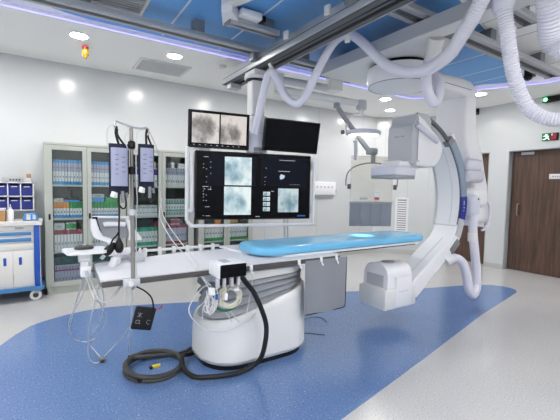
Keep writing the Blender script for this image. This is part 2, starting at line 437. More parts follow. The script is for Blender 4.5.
# ------------------------------------------------------------------ ceiling fittings
def downlight(x, y, label):
    t = thing('ceiling_downlight', label, 'ceiling light', (x, y, H), 'round downlights in the white ceiling border')
    MB().lathe([(.088, 0), (.1, -.003), (.1, -.006), (.082, -.007), (.08, 0)], (0, 0, 0), 28).build('trim_ring', WHITE, t, local=True)
    MB().lathe([(.08, -.002), (.078, -.0045), (.0, -.0045)][:2] + [(.001, -.0046)], (0, 0, 0), 28).build('diffuser', LAMPM, t, local=True)
    return t
base_dl = downlight(0.332, 4.533, 'lit round downlight above the hanging gold ornament')
def more_dl(x, y, label):
    c = copy_tree(base_dl); c.location = (x, y, H); c['label'] = label
more_dl(1.356, 4.537, 'lit round downlight beside the ceiling air vent')
more_dl(2.60, 4.535, 'lit round downlight between the vent and the monitor column')
more_dl(3.844, 4.522, 'lit round downlight above the jointed lamp arm')
more_dl(5.02, 4.442, 'lit round downlight behind the round gantry housing, nearer the strip light')
more_dl(5.778, 4.987, 'lit round downlight near the cut corner of the room')
more_dl(5.965, 3.30, 'lit round downlight just right of the gantry column')
for x, y, w in ((-.69, 4.53, 'left of the cabinets'), (-1.75, 4.53, 'in the far left corner'), (-2.05, 2.8, 'along the left wall, farthest'), (-2.05, 1.1, 'along the left wall, middle'), (-2.05, -.6, 'along the left wall, nearest'),
                (-.6, -2.05, 'along the near wall, leftmost'), (1.0, -2.05, 'along the near wall, second from left'), (2.6, -2.05, 'along the near wall, third from left'), (4.2, -2.05, 'along the near wall, rightmost'),
                (6.57, 1.2, 'above the near wooden door'), (6.57, -.5, 'along the right wall, nearest')):
    more_dl(x, y, 'lit round downlight ' + w)
for x, y, w in ((-.7, -1.0, 'leftmost, behind the photographer'), (1.3, -1.0, 'middle, behind the photographer'), (3.3, -1.0, 'rightmost, behind the photographer'), (-1.15, .8, 'left of the blue panels')):  # unseen glowing panels, put in to brighten surfaces facing the camera
    t = thing('ceiling_fill_panel', 'added square ceiling fill panel, ' + w, 'ceiling light', (x, y, 3.03), 'added square ceiling fill panels')
    MB().box(-.32, .32, -.32, .32, -.012, 0, .003).build('frame', WHITE, t, local=True)
    MB().box(-.295, .295, -.295, .295, -.0145, -.011).build('diffuser', FILL_PANELM, t, local=True)

t = thing('air_vent', 'pale square louvred air vent in the white ceiling border', 'vent', (1.35, 5.08, H))
MB().ribbon(rrect(1.055, 1.645, 4.855, 5.305, .003, 1) + [rrect(1.055, 1.645, 4.855, 5.305, .003, 1)[0]], rrect(1.02, 1.68, 4.82, 5.34, .004, 1) + [rrect(1.02, 1.68, 4.82, 5.34, .004, 1)[0]], 'z', H - .012, H).build('frame', WHITE2, t, smooth=False)
v = MB()
for k in range(15): v.box(1.055, 1.645, 4.862 + k * .0297, 4.884 + k * .0297, H - .011, H - .004, rot=Matrix.Rotation(.35, 3, 'X'))
v.build('louvres', WHITE2, t, smooth=False)
MB().box(1.055, 1.645, 4.855, 5.305, H - .002, H - .0005).build('backing', PALEG, t, smooth=False)
t = thing('air_vent', 'grey louvred vent set in the blue ceiling panels', 'vent', (.5, 3.7, 3.026))
v = MB()
for k in range(13): v.box(.02, .76, 3.12 + k * .046, 3.152 + k * .046, 3.008, 3.016, rot=Matrix.Rotation(.3, 3, 'X'))
v.build('louvres', PALEG, t, smooth=False)
MB().box(0, .78, 3.1, 3.73, 3.018, 3.025).build('backing', GREYB, t, smooth=False)
MB().box(-.02, .005, 3.08, 3.75, 3.004, 3.025).box(.775, .8, 3.08, 3.75, 3.004, 3.025).box(-.02, .8, 3.08, 3.105, 3.004, 3.025).box(-.02, .8, 3.725, 3.75, 3.004, 3.025).build('frame', WHITE2, t, smooth=False)
for (x, y), w in (((1.98, 4.53), 'left of the monitor column'), ((3.18, 4.54), 'right of the monitor column')):
    t = thing('smoke_detector', 'small white ceiling detector ' + w, 'detector', (x, y, H), 'ceiling detectors')
    MB().lathe([(.06, 0), (.06, -.012), (.045, -.028), (.01, -.03)], (0, 0, 0), 20).build('body', WHITE2, t, local=True)
    MB().lathe([(.047, -.016), (.049, -.018), (.047, -.02)], (0, 0, 0), 20).build('sensor_slot', GREYP, t, local=True)
t = thing('hanging_ornament', 'small gold ornament with red top hung from the ceiling', 'ornament', (.413, 4.79, H))
MB().cyl((0, 0, 0), (0, 0, -.02), .002, n=6).build('cord', RED, t, local=True)
MB().lathe([(.012, -.012), (.034, -.02), (.036, -.04), (.028, -.046)], (0, 0, 0), 16).build('cap', RED, t, local=True)
o = MB().lathe([(.026, -.044), (.034, -.06), (.036, -.085), (.03, -.11), (.022, -.122), (.02, -.135), (.014, -.15), (.004, -.158)], (0, 0, 0), 12)
for k in range(10):
    a = k * 2.4; o.lathe([(.001, .006), (.007, .003), (.007, -.003), (.001, -.006)], (.033 * math.cos(a), .033 * math.sin(a), -.062 - k * .006), 6)
o.build('gold_body', GOLD, t, local=True)

# ------------------------------------------------------------------ ceiling rails and beams
def rail(name, label, x0, x1, y0, y1, z0=2.85, z1=2.902, end=True, feet=()):
    t = thing(name, label, 'ceiling rail', ((x0 + x1) / 2, (y0 + y1) / 2, z1))
    w = y1 - y0
    prof = [(y0, z1), (y0, z0 + .012), (y0 + .012, z0), (y0 + .30 * w, z0), (y0 + .30 * w, z0 + .03), (y1 - .30 * w, z0 + .05), (y1 - .30 * w, z0), (y1 - .012, z0), (y1, z0 + .012), (y1, z1)]
    MB().prism(prof, 'x', x0, x1).build('channel', ALU, t, smooth=False)
    MB().box(x0 + .002, x1 - .002, y0 + .31 * w, y1 - .31 * w, z0 + .022, z0 + .029).build('slot_liner', DKMET, t, smooth=False)
    for x in feet: MB().box(x - .05, x + .05, y0 + .03, y1 - .03, z1, 3.026).build('hanger', GREYC, t, smooth=False)
    for x in (x0, x1): MB().box(x - .008, x + .008, y0 - .004, y1 + .004, z0 - .004, z1 + .002, .004).build('end_cap', GREYC, t)
rail('ceiling_rail', 'long aluminium ceiling rail nearest the back wall', -1.4, 3.62, 3.495, 3.655, feet=(-.9, .3, 1.3, 2.6, 3.3))
rail('ceiling_rail', 'long aluminium ceiling rail reaching toward the doors, behind the hoses', -.4, 5.38, 1.97, 2.16, feet=(.4, 1.6, 3.8, 4.9))
rail('ceiling_rail', 'short ceiling rail high above the gantry carriage, nearest the camera', 2.35, 3.55, 1.50, 1.66, feet=(2.6, 3.4))
rail('ceiling_rail', 'short narrow ceiling rail beneath the white cable duct', 1.42, 1.96, 3.08, 3.19, 2.88, 2.93, feet=(1.55, 1.85))
# white cable duct
t = thing('cable_duct', 'white bent cable duct across the blue ceiling panels', 'duct', (1.4, 3.0, 2.98))
MB().prism([(1.36, 3.08), (1.30, 3.0), (1.62, 2.15), (1.70, 2.15), (1.40, 2.98), (1.43, 3.03)], 'z', 2.95, 3.02, bev=.006).build('long_run', WHITE2, t)
MB().prism([(1.30, 3.0), (1.37, 2.94), (1.52, 3.10), (1.52, 3.22), (1.42, 3.24)], 'z', 2.90, 3.0, bev=.008).build('elbow', WHITE, t)
MB().box(1.50, 1.71, 3.0, 3.14, 2.935, 3.0, .012).build('end_box', WHITE, t)
MB().box(1.71, 1.76, 3.02, 3.12, 2.94, 2.99, .006).build('end_plug', BLACK, t)

# monitor carriage beam
t = thing('ceiling_beam', 'long grey twin-track ceiling beam carrying the monitor column', 'ceiling beam', (2.07, 2.5, 2.84))
MB().prism([(1.965, 2.84), (1.965, 2.728), (1.985, 2.72), (2.035, 2.72), (2.035, 2.765), (2.065, 2.765), (2.065, 2.73), (2.10, 2.73), (2.10, 2.765), (2.13, 2.765), (2.13, 2.72), (2.18, 2.72), (2.18, 2.84)], 'y', .2, 4.47).build('twin_track', [DKMET], t, smooth=False)
MB().box(1.952, 1.966, .2, 4.47, 2.722, 2.842, .003).build('side_panel', ALU, t)
MB().box(1.9495, 1.9525, .25, 4.42, 2.775, 2.781).build('side_groove', DKMET, t)
MB().box(2.179, 2.19, .2, 4.47, 2.716, 2.742, .002).build('edge_lip', ALU, t)
for y in (3.575, 2.065):
    MB().box(1.93, 2.2, y - .055, y + .055, 2.838, 2.852, .003).box(1.90, 1.955, y - .05, y + .05, 2.77, 2.86, .004).build('rail_bracket', GREYC, t)
MB().box(1.96, 2.186, 4.468, 4.492, 2.712, 2.846, .006).build('end_plate', WHITE2, t)
MB().box(2.0, 2.15, 4.30, 4.42, 2.66, 2.722, .006).build('end_stop', PALEG, t)
for y in (1.5, 2.35, 2.95):
    MB().box(1.925, 1.952, y - .03, y + .03, 2.80, 2.875, .004).build('cable_clip', WHITE2, t)

# ------------------------------------------------------------------ C-arm gantry
G = thing('c_arm_gantry', 'large white ceiling-hung C-arm X-ray gantry at the right end of the table', 'x-ray machine', (4.3, 2.7, 2.72))
MB().prism([(2.73, .6), (2.90, .6), (2.90, 2.05), (3.0, 2.12), (3.40, 2.12), (3.46, 2.2), (3.46, 3.32), (3.38, 3.42), (2.73, 3.42)], 'z', 2.722, 2.838, bev=.006).build('carriage', WHITE2, G)
MB().box(2.716, 2.731, .6, 3.42, 2.724, 2.842).build('carriage_side_rail', PALEG, G, smooth=False)
MB().box(2.78, 3.40, 3.425, 3.64, 2.79, 2.849, .004).build('rail_carrier', GREYC, G)
MB().box(2.78, 3.30, 2.0, 2.14, 2.838, 2.849, .003).build('rail_carrier', GREYC, G)
dc = (3.22, 2.66)
MB().lathe([(.29, 2.722), (.30, 2.70), (.285, 2.69)], (dc[0], dc[1], 0), 40).build('pivot_seam', BLACK, G)
MB().lathe([(.30, 2.69), (.335, 2.68), (.345, 2.64), (.345, 2.55), (.33, 2.51), (.29, 2.49), (.02, 2.485)], (dc[0], dc[1], 0), 44).build('pivot_drum', WHITE, G)
MB().tube([(dc[0] + .326 * math.cos(a * PI / 24), dc[1] + .326 * math.sin(a * PI / 24), 2.502) for a in range(48)], .004, 6, closed=True).build('drum_seam', GREYP, G)
# horizontal arm from drum to column
rs = []
for x, w, z0, z1 in ((3.05, .26, 2.53, 2.68), (3.5, .26, 2.54, 2.70), (3.9, .235, 2.56, 2.72), (4.15, .22, 2.56, 2.74), (4.35, .20, 2.54, 2.74), (4.45, .19, 2.52, 2.70), (4.50, .17, 2.50, 2.62)):
    rs.append([(x, 2.72 + a, b + (z0 + z1) / 2) for a, b in rrect(-w, w, -(z1 - z0) / 2, (z1 - z0) / 2, .05, 4)])
MB().rings(rs).build('horizontal_arm', WHITE, G)
MB().box(3.62, 4.28, 2.475, 2.482, 2.60, 2.606).build('arm_seam', GREYP, G)
# hanging column (curved L-arm)
front = [(4.29, 2.64), (4.29, 2.3), (4.30, 2.1), (4.34, 1.95), (4.42, 1.80), (4.50, 1.65), (4.56, 1.45), (4.58, 1.25), (4.57, 1.08), (4.53, .98)]
back = [(4.53, 2.66), (4.53, 2.42), (4.56, 2.2), (4.63, 2.02), (4.74, 1.86), (4.80, 1.68), (4.89, 1.48), (4.92, 1.25), (4.91, 1.05), (4.86, .93)]
rs = []
for (fx, fz), (bx, bz) in zip(front, back):
    a = Vector((fx, 0, fz)); b = Vector((bx, 0, bz)); d = (b - a).normalized(); L = (b - a).length
    w0, w1 = 2.54, 2.955
    if fz < 1.9: w1 = 2.86
    sec = []
    for u, y in rrect(0, L, w0, w1, min(.04, L * .3), 4): sec.append((a.x + d.x * u, y, a.z + d.z * u))
    rs.append(sec)
MB().rings(rs).build('column', WHITE, G)
# C-arc
CC = (3.20, 1.27); RI = .895; RO = 1.03
ang = [88 - 106 * i / 60 for i in range(61)]           # 88 .. -18 degrees
def ro(a): return RI + .032 + (RO - RI - .032) * min(1, max(0, (50 - a) / 4))
inn = [(CC[0] + RI * math.cos(math.radians(a)), CC[1] + RI * math.sin(math.radians(a))) for a in ang]
out = [(CC[0] + ro(a) * math.cos(math.radians(a)), CC[1] + ro(a) * math.sin(math.radians(a))) for a in ang]
Y0, Y1 = 2.44, 2.745
MB().ribbon(inn, out, 'y', Y0, Y1).build('c_arc', WHITE, G)
def sector(r0, r1, a0, a1, y0, y1, n=30):
    return MB().ribbon(arc_pts(CC, r0, a0, a1, n), arc_pts(CC, r1, a0, a1, n), 'y', y0, y1)
sector(RI - .004, RI + .034, 88, 47, Y0 - .012, Y0 + .012).build('guide_rail', DKMET, G)
sector(RI - .004, RI + .004, 47, -17, Y0 - .004, Y0 + .006).build('inner_seam', DKMET, G)
sector(RI - .012, RI + .03, 86, -18, Y1 - .012, Y1 + .012).build('far_lip', PALEG, G)
sector(RI - .002, RI + .003, 60, -17, Y0 + .10, Y0 + .104).build('inner_groove', PALEG, G)
sector(RI + .012, RI + .118, 45, 4, Y0 - .010, Y0 + .01).build('side_band', BAND, G)
sector(RI - .012, RI + .085, 49.5, 45, Y0 - .022, Y0 + .05, 4).build('band_cap', GREYC, G)
lb = sector(RI + .010, RI + .122, 4, -12, Y0 - .014, Y0 + .01, 16).build('side_label', LABELB, G)
e = MB()
e.lathe([(.001, .009), (.009, .0), (.001, -.009)], (CC[0] + .957, Y0 - .016, CC[1] - .065), 8)
for k in range(4): e.box(CC[0] + .948, CC[0] + .964, Y0 - .0165, Y0 - .0135, CC[1] - .035 + k * .014, CC[1] - .027 + k * .014)
e.box(CC[0] + .948, CC[0] + .964, Y0 - .0165, Y0 - .0135, CC[1] - .105, CC[1] - .096)
e.build('emblem', WHITE, lb)
sector(RI + .014, RI + .115, -12.4, -25, Y0 - .012, Y0 + .05, 12).build('band_foot', PALEG, G)
# sleeve that carries the arc
sector(RO - .005, RO + .085, 46, -22, Y0 + .055, Y1 + .03, 36).build('arc_sleeve', WHITE, G)
# lower leg, straight, down to the tube
a0 = (inn[-1][0], inn[-1][1]); o0 = (out[-1][0], out[-1][1])
leg_in = [a0, (4.03, .93), (3.97, .85), (3.33, .45), (3.25, .40)]
leg_out = [o0, (4.15, .86), (4.10, .76), (3.46, .30), (3.36, .23)]
MB().ribbon(leg_in, leg_out, 'y', Y0 + .0, Y1 - .01).build('lower_leg', WHITE, G, bevel=.015)
MB().ribbon([(3.96, .848), (3.36, .472)], [(3.965, .838), (3.365, .462)], 'y', Y0 + .11, Y0 + .118).build('leg_groove', PALEG, G)
MB().box(3.93, 4.13, Y0 - .01, Y0 + .15, .70, .80, .02, rot=Matrix.Rotation(-.7, 3, 'Y')).build('leg_bracket', GREYC, G)
# hub between arc and column
MB().box(4.26, 4.62, 2.45, 2.75, 1.65, 1.80, .06, seg=4).build('hub_upper', LILAC, G)
MB().box(4.28, 4.66, 2.45, 2.75, 1.51, 1.665, .06, seg=4).build('hub_lower', LILAC, G)
MB().lathe([(.012, 0), (.012, .004)], (0, 0, 0), 10).build('hub_screw', BLACK, G).location = Vector((4.38, 2.448, 1.60)) - ORIG[G.name]
MB().box(4.30, 4.60, 2.36, 2.74, 1.20, 1.44, .08, seg=4).build('hose_clamp_block', WHITE, G)
MB().box(4.24, 4.40, 2.345, 2.50, 1.10, 1.36, .06, seg=4).build('hose_socket', LILAC, G)
MB().box(4.40, 4.86, 2.46, 2.80, .98, 1.36, .10, seg=4).build('hub_cover', WHITE, G)
MB().cyl((4.31, 2.345, 1.31), (4.31, 2.338, 1.31), .01, n=8).build('socket_screw', BLACK, G)
# X-ray tube
tb = MB()
tb.box(2.845, 3.335, 2.425, 2.80, .175, .385, .022)
tb.build('tube_base', WHITE2, G)
dome = rrect(2.45, 2.775, .27, .63, .12, 6)
MB().prism([(p[0], p[1]) for p in dome], 'x', 2.90, 3.27, bev=.02).build('tube_dome', WHITE, G)
MB().box(3.0, 3.25, 2.421, 2.455, .20, .51, .008).build('front_cover', WHITE, G)
MB().box(2.893, 2.902, 2.50, 2.73, .395, .52).build('side_cover', PALEG, G)
MB().lathe([(.07, 0), (.07, .008), (.05, .012)], (3.07, 2.60, .629), 24).build('beam_port', GREYP, G)
MB().box(2.92, 3.24, 2.48, 2.74, .155, .178, .008).build('tube_underside', PALEG, G)
for k in range(4): MB().box(3.05 + k * .04, 3.065 + k * .04, 2.419, 2.43, .35, .356).build('vent_slit', GREYP, G)
# detector
MB().box(2.91, 3.235, 2.42, 2.745, 1.548, 1.638, .015, seg=3).build('detector_panel', LILAC, G)
MB().box(2.915, 3.23, 2.425, 2.74, 1.514, 1.55, .008).build('detector_face', GREYP, G)
MB().box(3.02, 3.2, 2.46, 2.70, 1.632, 1.70, .01).build('detector_neck', WHITE, G)
hp = [(3.165, 1.675), (3.155, 1.95), (3.165, 2.06), (3.20, 2.10), (3.22, 2.175), (3.25, 2.20), (3.40, 2.20), (3.46, 2.14), (3.46, 1.675)]
MB().prism(hp, 'y', 2.425, 2.735, bev=.012).build('detector_lift', PALEG, G)
mk = MB()
for k in range(6):
    if k != 3: mk.box(3.1515, 3.1555, 2.635 - k * .022, 2.65 - k * .022, 1.955 + k * .0, 1.967)
mk.build('lettering', GREYP, G)
rs = []
for x, z0, z1 in ((3.24, 1.66, 2.19), (3.34, 1.65, 2.15), (3.46, 1.64, 2.07), (3.56, 1.66, 2.01), (3.63, 1.72, 1.95), (3.66, 1.80, 1.90)):
    rs.append([(x, y, z) for y, z in rrect(2.415, 2.70, z0, z1, min(.04, (z1 - z0) * .3), 3)])
MB().rings(rs).build('detector_cover', WHITE, G)
MB().tube(smooth_path([(3.20, 2.405, 2.075), (3.24, 2.395, 2.05), (3.36, 2.395, 2.00), (3.48, 2.40, 1.955), (3.55, 2.41, 1.93)], 5), .03, 12).build('grab_bar', LILAC, G)
MB().tube([(3.235, 2.412, 2.02), (3.235, 2.412, 1.71), (3.27, 2.412, 1.70)], .004, 6).build('cover_seam', GREYP, G)

def corrugated(path, r, pitch=.02, n=16, depth=.06):
    p = resample(smooth_path(path, 8), pitch / 2)
    return MB().tube(p, [r * (1 + depth * (1 if i % 2 else -1)) for i in range(len(p))], n)

hs = thing('cable_hose', 'long white hose sweeping in waves from the gantry to the monitors', 'hose', (2.53, 2.63, 2.86))
sweep = [(2.36, 1.24, 2.80), (2.39, 1.30, 2.75), (2.44, 1.36, 2.69), (2.47, 1.42, 2.63), (2.54, 1.54, 2.55), (2.67, 1.75, 2.46), (2.76, 1.99, 2.43), (2.72, 2.19, 2.45), (2.65, 2.37, 2.56), (2.57, 2.52, 2.74), (2.51, 2.62, 2.85), (2.47, 2.69, 2.885), (2.39, 2.75, 2.84), (2.34, 2.82, 2.73),
         (2.27, 2.91, 2.52), (2.21, 2.99, 2.32), (2.15, 3.06, 2.25), (2.08, 3.14, 2.32), (2.03, 3.2, 2.46), (1.97, 3.25, 2.58), (1.94, 3.3, 2.51), (1.92, 3.35, 2.33), (1.895, 3.40, 2.11), (1.87, 3.44, 1.95)]
corrugated(sweep[:7], .05, .018).build('corrugated_section', HOSEC, hs)
sp_ = resample(smooth_path(sweep[6:], 8), .02)
MB().tube(sp_, [.05 - .010 * min(1, max(0, (i - 10) / 50)) for i in range(len(sp_))], 16).build('smooth_section', HOSE, hs)
for p, d in (((2.47, 2.69, 2.86), (.06, -.06, -.01)), ((1.97, 3.25, 2.575), (.0, 0, 0))):
    v = Vector(p)
    cl = MB().tube([v + Vector((-.018, .018, -.004)), v + Vector((.018, -.018, .004))], .052 if p[0] > 2.2 else .045, 16).cyl(v + Vector((0, 0, .04)), v + Vector((-.02, .02, .09)), .018, n=10)
    cl.build('hose_clamp', WHITE2, hs)
hp_ = MB().cyl((2.45, 2.71, 2.93), (2.19, 2.69, 2.79), .012, n=8)
hp_.build('clamp_arm', PALEG, hs)
hl = thing('cable_hose', 'short white hose looping down beside the round gantry housing', 'hose', (2.87, 2.0, 2.72))
MB().tube(smooth_path([(2.87, 2.0, 2.70), (2.92, 2.07, 2.63), (2.915, 2.10, 2.54), (2.88, 2.09, 2.40), (2.91, 2.08, 2.265), (2.975, 2.07, 2.20), (3.02, 2.06, 2.245), (3.05, 2.08, 2.37), (3.10, 2.17, 2.49), (3.13, 2.30, 2.55), (3.16, 2.38, 2.57)], 6), .047, 16).build('hose_body', HOSE, hl)
MB().cyl((2.865, 1.99, 2.722), (2.925, 2.075, 2.61), .072, .064, 24).build('cuff', WHITE2, hl)
hd_ = thing('cable_hose', 'thick white corrugated hose hanging down and curving off to the right', 'hose', (2.585, 1.31, 2.8))
corrugated([(2.58, 1.31, 2.66), (2.59, 1.29, 2.54), (2.63, 1.28, 2.38), (2.70, 1.28, 2.23), (2.77, 1.26, 2.09), (2.83, 1.22, 1.98), (2.87, 1.14, 1.91), (2.90, 1.04, 1.89), (2.97, .925, 1.95), (3.02, .80, 2.10)], .046, .018).build('hose_body', HOSEC, hd_)
MB().lathe([(.02, 2.80), (.095, 2.79), (.10, 2.74), (.075, 2.67), (.06, 2.60), (.05, 2.595)], (2.585, 1.31, 0), 28).build('cuff', LILAC, hd_)
MB().box(2.56, 2.718, 1.26, 1.36, 2.76, 2.80, .006).build('bracket', WHITE2, hd_)
hb = thing('cable_hose', 'thickest white corrugated hose at the top right corner', 'hose', (2.8, 1.2, 2.8))
corrugated([(2.49, 1.07, 2.95), (2.56, 1.07, 2.82), (2.66, 1.08, 2.68), (2.78, 1.10, 2.53), (2.90, 1.12, 2.42), (2.97, 1.01, 2.31), (3.06, .89, 2.25), (3.2, .7, 2.3), (3.3, .55, 2.5)], .075, .022).build('hose_body', HOSEC, hb)
hw = thing('cable_hose', 'ribbed white hose hanging in a loop behind the lower gantry leg', 'hose', (4.33, 2.36, .7))
corrugated([(4.32, 2.41, 1.14), (4.32, 2.40, 1.08), (4.33, 2.40, .911), (4.35, 2.38, .694), (4.42, 2.38, .415), (4.42, 2.37, .235), (4.33, 2.36, .15), (4.23, 2.36, .235), (4.17, 2.36, .413), (4.09, 2.37, .563), (3.98, 2.395, .625), (3.90, 2.42, .61)], .050, .034, depth=.045).build('hose_body', HOSE, hw)
MB().cyl((3.94, 2.41, .628), (3.87, 2.445, .585), .055, n=18).build('lower_collar', WHITE2, hw)
MB().cyl((4.325, 2.40, .90), (4.33, 2.40, .80), .054, n=18).build('middle_collar', WHITE2, hw)
for k, (dx, r) in enumerate(((.0, .13), (.03, .105))):
    t = thing('cable_loop', ('outer' if k == 0 else 'inner') + ' white cable loop bulging at the gantry hub beside the door', 'cable', (4.75 + dx, 2.44, 1.1), 'cable loops at the gantry hub')
    pts = [(4.58 + dx + r * 1.25 * math.sin(math.radians(a)), 2.425 - .012 * k, 1.12 + r * 1.55 * math.cos(math.radians(a))) for a in range(0, 181, 15)]
    MB().tube(smooth_path(pts, 3), .016, 10).build('cable', HOSE, t)

# ------------------------------------------------------------------ lamp and shield suspension
S = thing('suspension_arm', 'white jointed ceiling arm holding the ring lamp and the lead shield', 'ceiling arm', (3.02, 3.55, 2.85))
MB().box(2.96, 3.08, 3.47, 3.59, 2.74, 2.846, .008).build('mount', GREYC, S)
MB().box(2.93, 3.11, 3.43, 3.61, 2.60, 2.745, .012).build('mount_box', WHITE2, S)
MB().tube([(3.0, 3.53, 2.64), (2.32, 3.66, 2.66)], .042, 16).build('upper_extension', PALEG, S)
MB().cyl((2.32, 3.66, 2.72), (2.32, 3.66, 2.50), .055, n=20).build('elbow_post', WHITE2, S)
MB().tube([(2.32, 3.66, 2.545), (3.27, 3.27, 2.44)], [.048, .04], 16).build('lower_extension', WHITE2, S)
MB().lathe([(.06, .05), (.065, .03), (.065, -.05), (.05, -.06)], (3.27, 3.27, 2.43), 20).build('end_joint', PALEG, S)
MB().cyl((3.27, 3.27, 2.40), (3.27, 3.27, 2.30), .028, n=14).build('lamp_spindle', WHITE2, S)
MB().cyl((2.99, 3.40, 2.47), (2.99, 3.40, 2.38), .04, n=16).build('spring_arm_joint', GREYP, S)
MB().rings([[(x + a * .5, y + a * .85, z + b) for a, b in rrect(-.028, .028, -.042, .042, .012, 3)] for x, y, z in ((2.99, 3.40, 2.40), (3.10, 3.33, 2.22), (3.26, 3.20, 1.95), (3.31, 3.16, 1.87))]).build('spring_arm', GREYP, S)
MB().box(3.28, 3.39, 3.08, 3.19, 1.82, 1.90, .02, seg=3).build('wrist_joint', GREYP, S)
MB().cyl((3.35, 3.12, 1.84), (3.35, 3.12, 1.71), .028, n=14).build('wrist_spindle', GREYC, S)
# ring lamp
Lp = thing('surgical_lamp', 'small white ring-shaped surgical lamp hanging from the jointed arm', 'lamp', (3.25, 3.2, 2.3))
MB().tube(smooth_path([(3.27, 3.27, 2.30), (3.20, 3.29, 2.31), (3.12, 3.32, 2.26), (3.09, 3.33, 2.15), (3.10, 3.32, 2.09)], 6), .014, 10).build('yoke', WHITE2, Lp)
MB().lathe([(.03, .03), (.13, .034), (.19, .028), (.208, .01), (.205, -.015), (.19, -.022), (.02, -.022)], (3.25, 3.2, 2.075), 40).build('lamp_head', LILAC, Lp)
MB().lathe([(.18, -.0225), (.178, -.027), (.02, -.027)], (3.25, 3.2, 2.075), 40).build('lens', RINGM, Lp)
MB().cyl((3.06, 3.335, 2.09), (3.03, 3.35, 2.085), .025, n=14).build('pivot_knob', DKMET, Lp)
MB().cyl((3.13, 3.20, 2.05), (3.13, 3.20, 1.97), .01, n=10).cyl((3.13, 3.20, 1.97), (3.13, 3.20, 1.75), .022, n=14).lathe([(.03, 0), (.034, .01), (.03, .02)], (3.13, 3.2, 1.955), 16).build('grip', PALEG, Lp)
sl = bpy.data.lights.new('lamp_beam', 'SPOT'); sl.energy = 260; sl.spot_size = math.radians(14); sl.spot_blend = 1.0; sl.shadow_soft_size = .02; sl.color = (1, .97, .9)
so = bpy.data.objects.new('lamp_beam', sl); COL.objects.link(so); so.parent = Lp
so.location = Vector((3.21, 3.15, 2.03)) - Vector((3.25, 3.2, 2.3))
so.rotation_euler = (Vector((2.82, 2.75, .91)) - Vector((3.21, 3.15, 2.03))).to_track_quat('-Z', 'Y').to_euler()
# radiation shield
Sh = thing('radiation_shield', 'clear hanging radiation shield with a grey lead flap along its bottom', 'shield', (3.32, 3.1, 1.7))
su = Vector((.906, -.423, 0))            # direction along the shield
sn = Vector((-.423, -.906, 0))           # towards the room
sc_ = Vector((3.315, 3.10, 0))
def SP(u, z, n=0.0): return tuple(sc_ + su * u + sn * n + Vector((0, 0, z)))
MB().tube(smooth_path([SP(-.33, 1.44, .03), SP(-.33, 1.52, .03), SP(-.30, 1.61, .03), SP(-.20, 1.68, .02), SP(-.05, 1.715, .0), SP(.12, 1.71, .0), SP(.26, 1.66, .02), SP(.31, 1.58, .03), SP(.31, 1.44, .03)], 5), .008, 10).build('hanger_yoke', GREYC, Sh)
def slab(u0, u1, z0, z1, n0, n1):
    m = MB(); m.rings([[SP(u0, z0, n), SP(u1, z0, n), SP(u1, z1, n), SP(u0, z1, n)] for n in (n0, n1)]); return m
slab(-.265, .265, 1.245, 1.80, -.006, .006).build('acrylic_panel', ACRYL, Sh, smooth=False)
slab(-.27, .27, 1.225, 1.252, -.013, .013).build('bottom_bar', GREYP, Sh, bevel=.003)
for u in (-.295, .28): slab(u - .012, u + .025, 1.40, 1.46, .008, .04).build('clamp', DKMET, Sh, bevel=.005)
for k in range(4):
    u0 = -.265 + k * .1325
    f = MB(); nn = 6
    rs = []
    for i in range(nn + 1):
        u = u0 + .001 + (.1305) * i / nn; w = .008 * math.sin(i / nn * PI)
        rs.append([SP(u, 1.226, w - .008), SP(u, .955, w * 1.8 - .010), SP(u, .955, w * 1.8 + .001), SP(u, 1.226, w + .003)])
    f.rings(rs).build('lead_flap', GREYSK, Sh)
st = slab(.035, .10, 1.275, 1.36, .006, .009).build('sticker', WHITE, Sh, smooth=False)
slab(.036, .099, 1.276, 1.305, .009, .0105).build('red_stripe', RED, st, smooth=False)
slab(-.14, -.05, 1.275, 1.30, .006, .008).build('grey_sticker', GREYB, Sh, smooth=False)

# ------------------------------------------------------------------ monitor suspension and displays
MS = thing('monitor_suspension', 'white ceiling column with tubular frame that carries the displays', 'monitor arm', (2.06, 3.78, 2.72))
TH = -math.radians(13.8)
SC = Vector((1.972, 3.555, 1.405))
R3 = Matrix.Rotation(TH, 3, 'Z')
def SW(u, d, v):                           # display-wall coordinates: u right, d towards viewer, v up
    return tuple(SC + R3 @ Vector((u, -d, v)))
def swbox(u0, u1, d0, d1, v0, v1, bev=0.0, mb=None):
    mb = mb or MB(); c = SW((u0 + u1) / 2, (d0 + d1) / 2, (v0 + v1) / 2)
    return mb.box(c[0] - (u1 - u0) / 2, c[0] + (u1 - u0) / 2, c[1] - (d1 - d0) / 2, c[1] + (d1 - d0) / 2, c[2] - (v1 - v0) / 2, c[2] + (v1 - v0) / 2, bev, rot=R3)
col = Vector((2.06, 3.74, 0))
MB().box(1.97, 2.15, 3.62, 3.86, 2.66, 2.719, .01).build('trolley', WHITE2, MS)
MB().lathe([(.13, 2.665), (.14, 2.655), (.135, 2.625), (.115, 2.62)], tuple(col), 32).build('swivel_collar', WHITE, MS)
MB().lathe([(.118, 2.622), (.122, 2.614), (.12, 2.604), (.1, 2.602)], tuple(col), 32).build('swivel_seam', BLACK, MS)
oc = [[(col.x + a, col.y + b, z) for a, b in rrect(-.085, .085, -.075, .075, .028, 3)] for z in (2.604, 2.20)]
MB().rings(oc).build('column_upper', WHITE2, MS)
oc = [[(col.x + a, col.y + b, z) for a, b in rrect(-.09, .09, -.08, .08, .028, 3)] for z in (2.21, 1.80)]
MB().rings(oc).build('column_lower', WHITE, MS)
MB().box(col.x - .088, col.x + .088, col.y - .078, col.y + .078, 2.206, 2.214).build('column_seam', BLACK, MS)
swbox(-.10, .14, -.09, -.055, .38, .62, .01).build('column_bracket', LILAC, MS)
swbox(-.60, .60, -.10, -.055, .30, .36, .006).build('cross_bar', GREYC, MS)
swbox(-.60, .60, -.10, -.055, -.30, -.24, .006).build('cross_bar', GREYC, MS)
